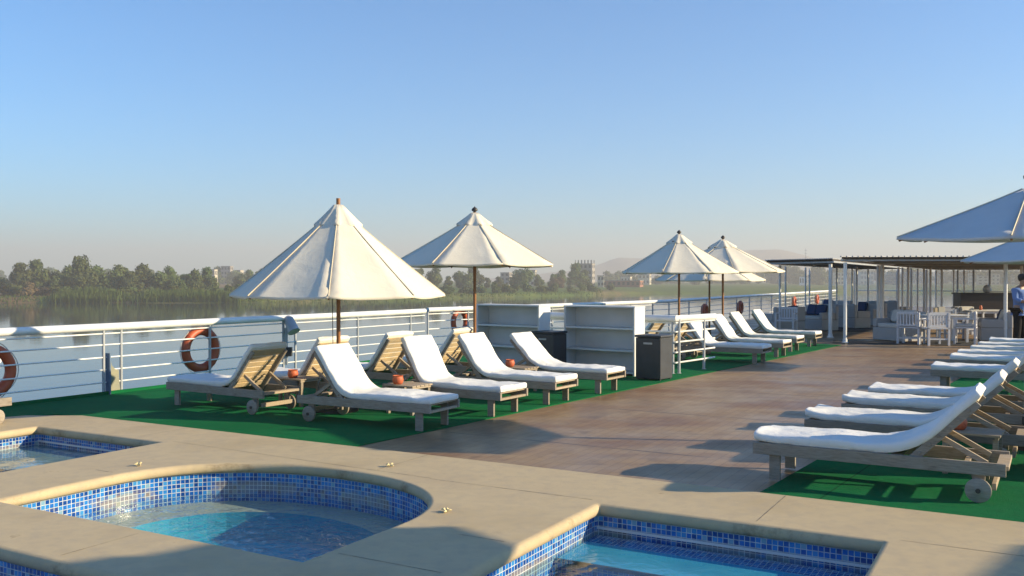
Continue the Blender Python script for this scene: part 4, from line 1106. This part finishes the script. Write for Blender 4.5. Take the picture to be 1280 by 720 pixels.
b = MB(); b.box((0, 0, .10), (.17, .13, .20)); o = b.build('menu_box', M['plaster'], None, bevel=.006); o.location = (PX(1176, 24.5), 24.5, .736); tag(o, 'cream upright box on the white dining table', 'box')
b = MB(); b.box((0, 0, .09), (.08, .12, .18)); o = b.build('wooden_holder', M['teak_sunlit'], None, bevel=.006); o.location = (PX(1169.5, 24.5), 24.5, .736); tag(o, 'brown wooden holder beside the cream box on the dining table', 'holder')
b = MB(); b.lathe([(0, 0), (.04, 0), (.045, .09), (.03, .12), (.03, .14), (0, .14)], 14); o = b.build('red_jar', M['clay'], None, 40); o.location = (PX(1226, 28.1), 28.1, .736); tag(o, 'small red jar on the table before the bar', 'jar')
# bar counter
bx_ = (PX(1201, 34.5), 34.5); t = thing('bar_counter', 'dark bar counter behind the tables near the standing person', 'bar', (bx_[0], bx_[1], .004), 0)
b = MB(); b.box((1.55, .3, .56), (3.1, .6, 1.12)); b.build('body', M['bar'], t, bevel=.01)
b = MB(); b.box((1.55, .27, 1.145), (3.2, .75, .05)); b.build('counter_top', M['bar'], t, bevel=.006)
b = MB(); b.lathe([(0, 0), (.09, .0), (.15, .08), (.16, .14), (.10, .25), (.03, .30), (0, .30)], 16); o = b.build('white_vase', M['white'], None, 60); o.location = (PX(1234, 34.7), 34.7, 1.176); tag(o, 'rounded white vase on the dark bar counter', 'vase')
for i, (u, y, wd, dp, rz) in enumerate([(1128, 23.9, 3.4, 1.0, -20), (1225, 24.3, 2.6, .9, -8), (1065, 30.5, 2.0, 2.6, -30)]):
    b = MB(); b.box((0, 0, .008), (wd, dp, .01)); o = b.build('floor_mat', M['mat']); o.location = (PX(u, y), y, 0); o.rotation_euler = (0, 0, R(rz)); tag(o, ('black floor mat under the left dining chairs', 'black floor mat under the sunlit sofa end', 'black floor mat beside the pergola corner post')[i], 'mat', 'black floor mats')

# ------------------------------------------------------------------ person
def skin_mesh(name, verts, edges, radii, m, parent, root=0, sub=2):
    me = bpy.data.meshes.new(name); me.from_pydata(verts, edges, []); me.update()
    o = link(name, me, m, parent)
    s = o.modifiers.new('skin', 'SKIN'); s.use_smooth_shade = True
    for i, d in enumerate(me.skin_vertices[0].data): d.radius = (radii[i], radii[i]) if not isinstance(radii[i], tuple) else radii[i]; d.use_root = (i == root)
    sb = o.modifiers.new('sub', 'SUBSURF'); sb.levels = sub; sb.render_levels = sub
    return o
pt = thing('person', 'person in a blue shirt and black trousers looking down at something in hand', 'person', (PX(1276, 22.3), 22.3, .01), R(20))
V = [(0, 0, .95), (0, .01, 1.12), (0, .02, 1.30), (0, .01, 1.42), (0, -.03, 1.50), (0, -.07, 1.56), (0, -.085, 1.64), (0, -.07, 1.71),
     (.17, .01, 1.39), (.21, -.03, 1.14), (.13, -.24, 1.12), (.07, -.30, 1.14),
     (-.17, .01, 1.39), (-.21, -.03, 1.14), (-.13, -.24, 1.12), (-.07, -.30, 1.14),
     (.10, 0, .88), (.11, -.01, .50), (.11, .02, .10), (.12, -.12, .04), (-.10, 0, .88), (-.11, -.01, .50), (-.11, .03, .10), (-.12, -.10, .04)]
E = [(0,1),(1,2),(2,3),(3,4),(4,5),(5,6),(6,7),(3,8),(8,9),(9,10),(10,11),(3,12),(12,13),(13,14),(14,15),(0,16),(16,17),(17,18),(18,19),(0,20),(20,21),(21,22),(22,23)]
RR = [.14,.14,.145,.10,.055,.075,.095,.075,.065,.05,.036,.03,.065,.05,.036,.03,.09,.065,.045,.035,.09,.065,.045,.035]
body = skin_mesh('body', V, E, RR, M['skin'], pt)
skin_mesh('shirt', [V[i] for i in (0,1,2,3)] + [V[8], (.205,-.03,1.16), (.15,-.18,1.125), V[12], (-.205,-.03,1.16), (-.15,-.18,1.125)] + [(0, .01, 1.46), (0, 0, .84)], [(0,1),(1,2),(2,3),(3,4),(4,5),(5,6),(3,7),(7,8),(8,9),(3,10),(0,11)], [.165,.165,.168,.125,.088,.072,.06,.088,.072,.06,.07,.17], M['shirt'], pt)
skin_mesh('trousers', [(0,0,.93), (.10,0,.86), (.112,-.01,.50), (.112,.02,.08), (-.10,0,.86), (-.112,-.01,.50), (-.112,.03,.08)], [(0,1),(1,2),(2,3),(0,4),(4,5),(5,6)], [.155,.112,.092,.082,.112,.092,.082], M['trousers'], pt)
b = MB(); b.lathe([(0, .0), (.06, .0), (.1, -.03), (.112, -.09), (.10, -.15), (.07, -.19)][::-1], 18, (0, -.055, 1.795)); b.build('hair', M['hair'], pt, 180)
for s in (-1, 1):
    for k_ in range(5):
        x0 = s * (.07 - .0); b = MB(); yb = -.30 - .01 * (k_ % 2); zf = 1.165 - .017 * k_
        b.path([(x0, yb, zf), (x0 - s * .03, yb - .045, zf), (x0 - s * (.05 if k_ else .02), yb - .05, zf + (.03 if k_ == 0 else 0))], [.010, .009, .007], 6); b.build('finger', M['skin'], pt, 60)
b = MB(); b.box((0, 0, 0), (.075, .012, .15), Matrix.Rotation(R(-50), 3, 'X')); ph = b.build('phone', M['black'], None, bevel=.004); ph.location = Vector((PX(1276, 22.3), 22.3, 0)) + Matrix.Rotation(R(20), 3, 'Z') @ Vector((0, -.345, 1.16)); tag(ph, 'small dark phone in the hands of the person in blue', 'phone')

# ------------------------------------------------------------------ small things on the coping
def blossom(u, v, label, seed):
    r = random.Random(seed); p = PT(u, v, CT); t = thing('fallen_blossom', label, 'blossom', (p.x, p.y, CT + .002), r.uniform(0, 6), 'fallen blossoms on the coping')
    for k_ in range(4):
        a = k_ * 1.57 + r.uniform(-.3, .3); b = MB(); d = Vector((math.cos(a), math.sin(a), 0)); s_ = Vector((-d.y, d.x, 0)); h = r.uniform(.012, .03)
        b.path([d * .002 + Vector((0, 0, .006)), d * .02 + Vector((0, 0, h)), d * .036 + Vector((0, 0, h * .8))], [.005, .011, .004], 6); b.build('petal', M['petal'], t, 60)
blossom(172, 583, 'pale fallen blossom on the coping behind the left of the round spa', 1)
blossom(487, 584, 'pale fallen blossom on the coping beyond the round spa', 2)
blossom(558, 641, 'pale fallen blossom on the coping right of the round spa', 3)
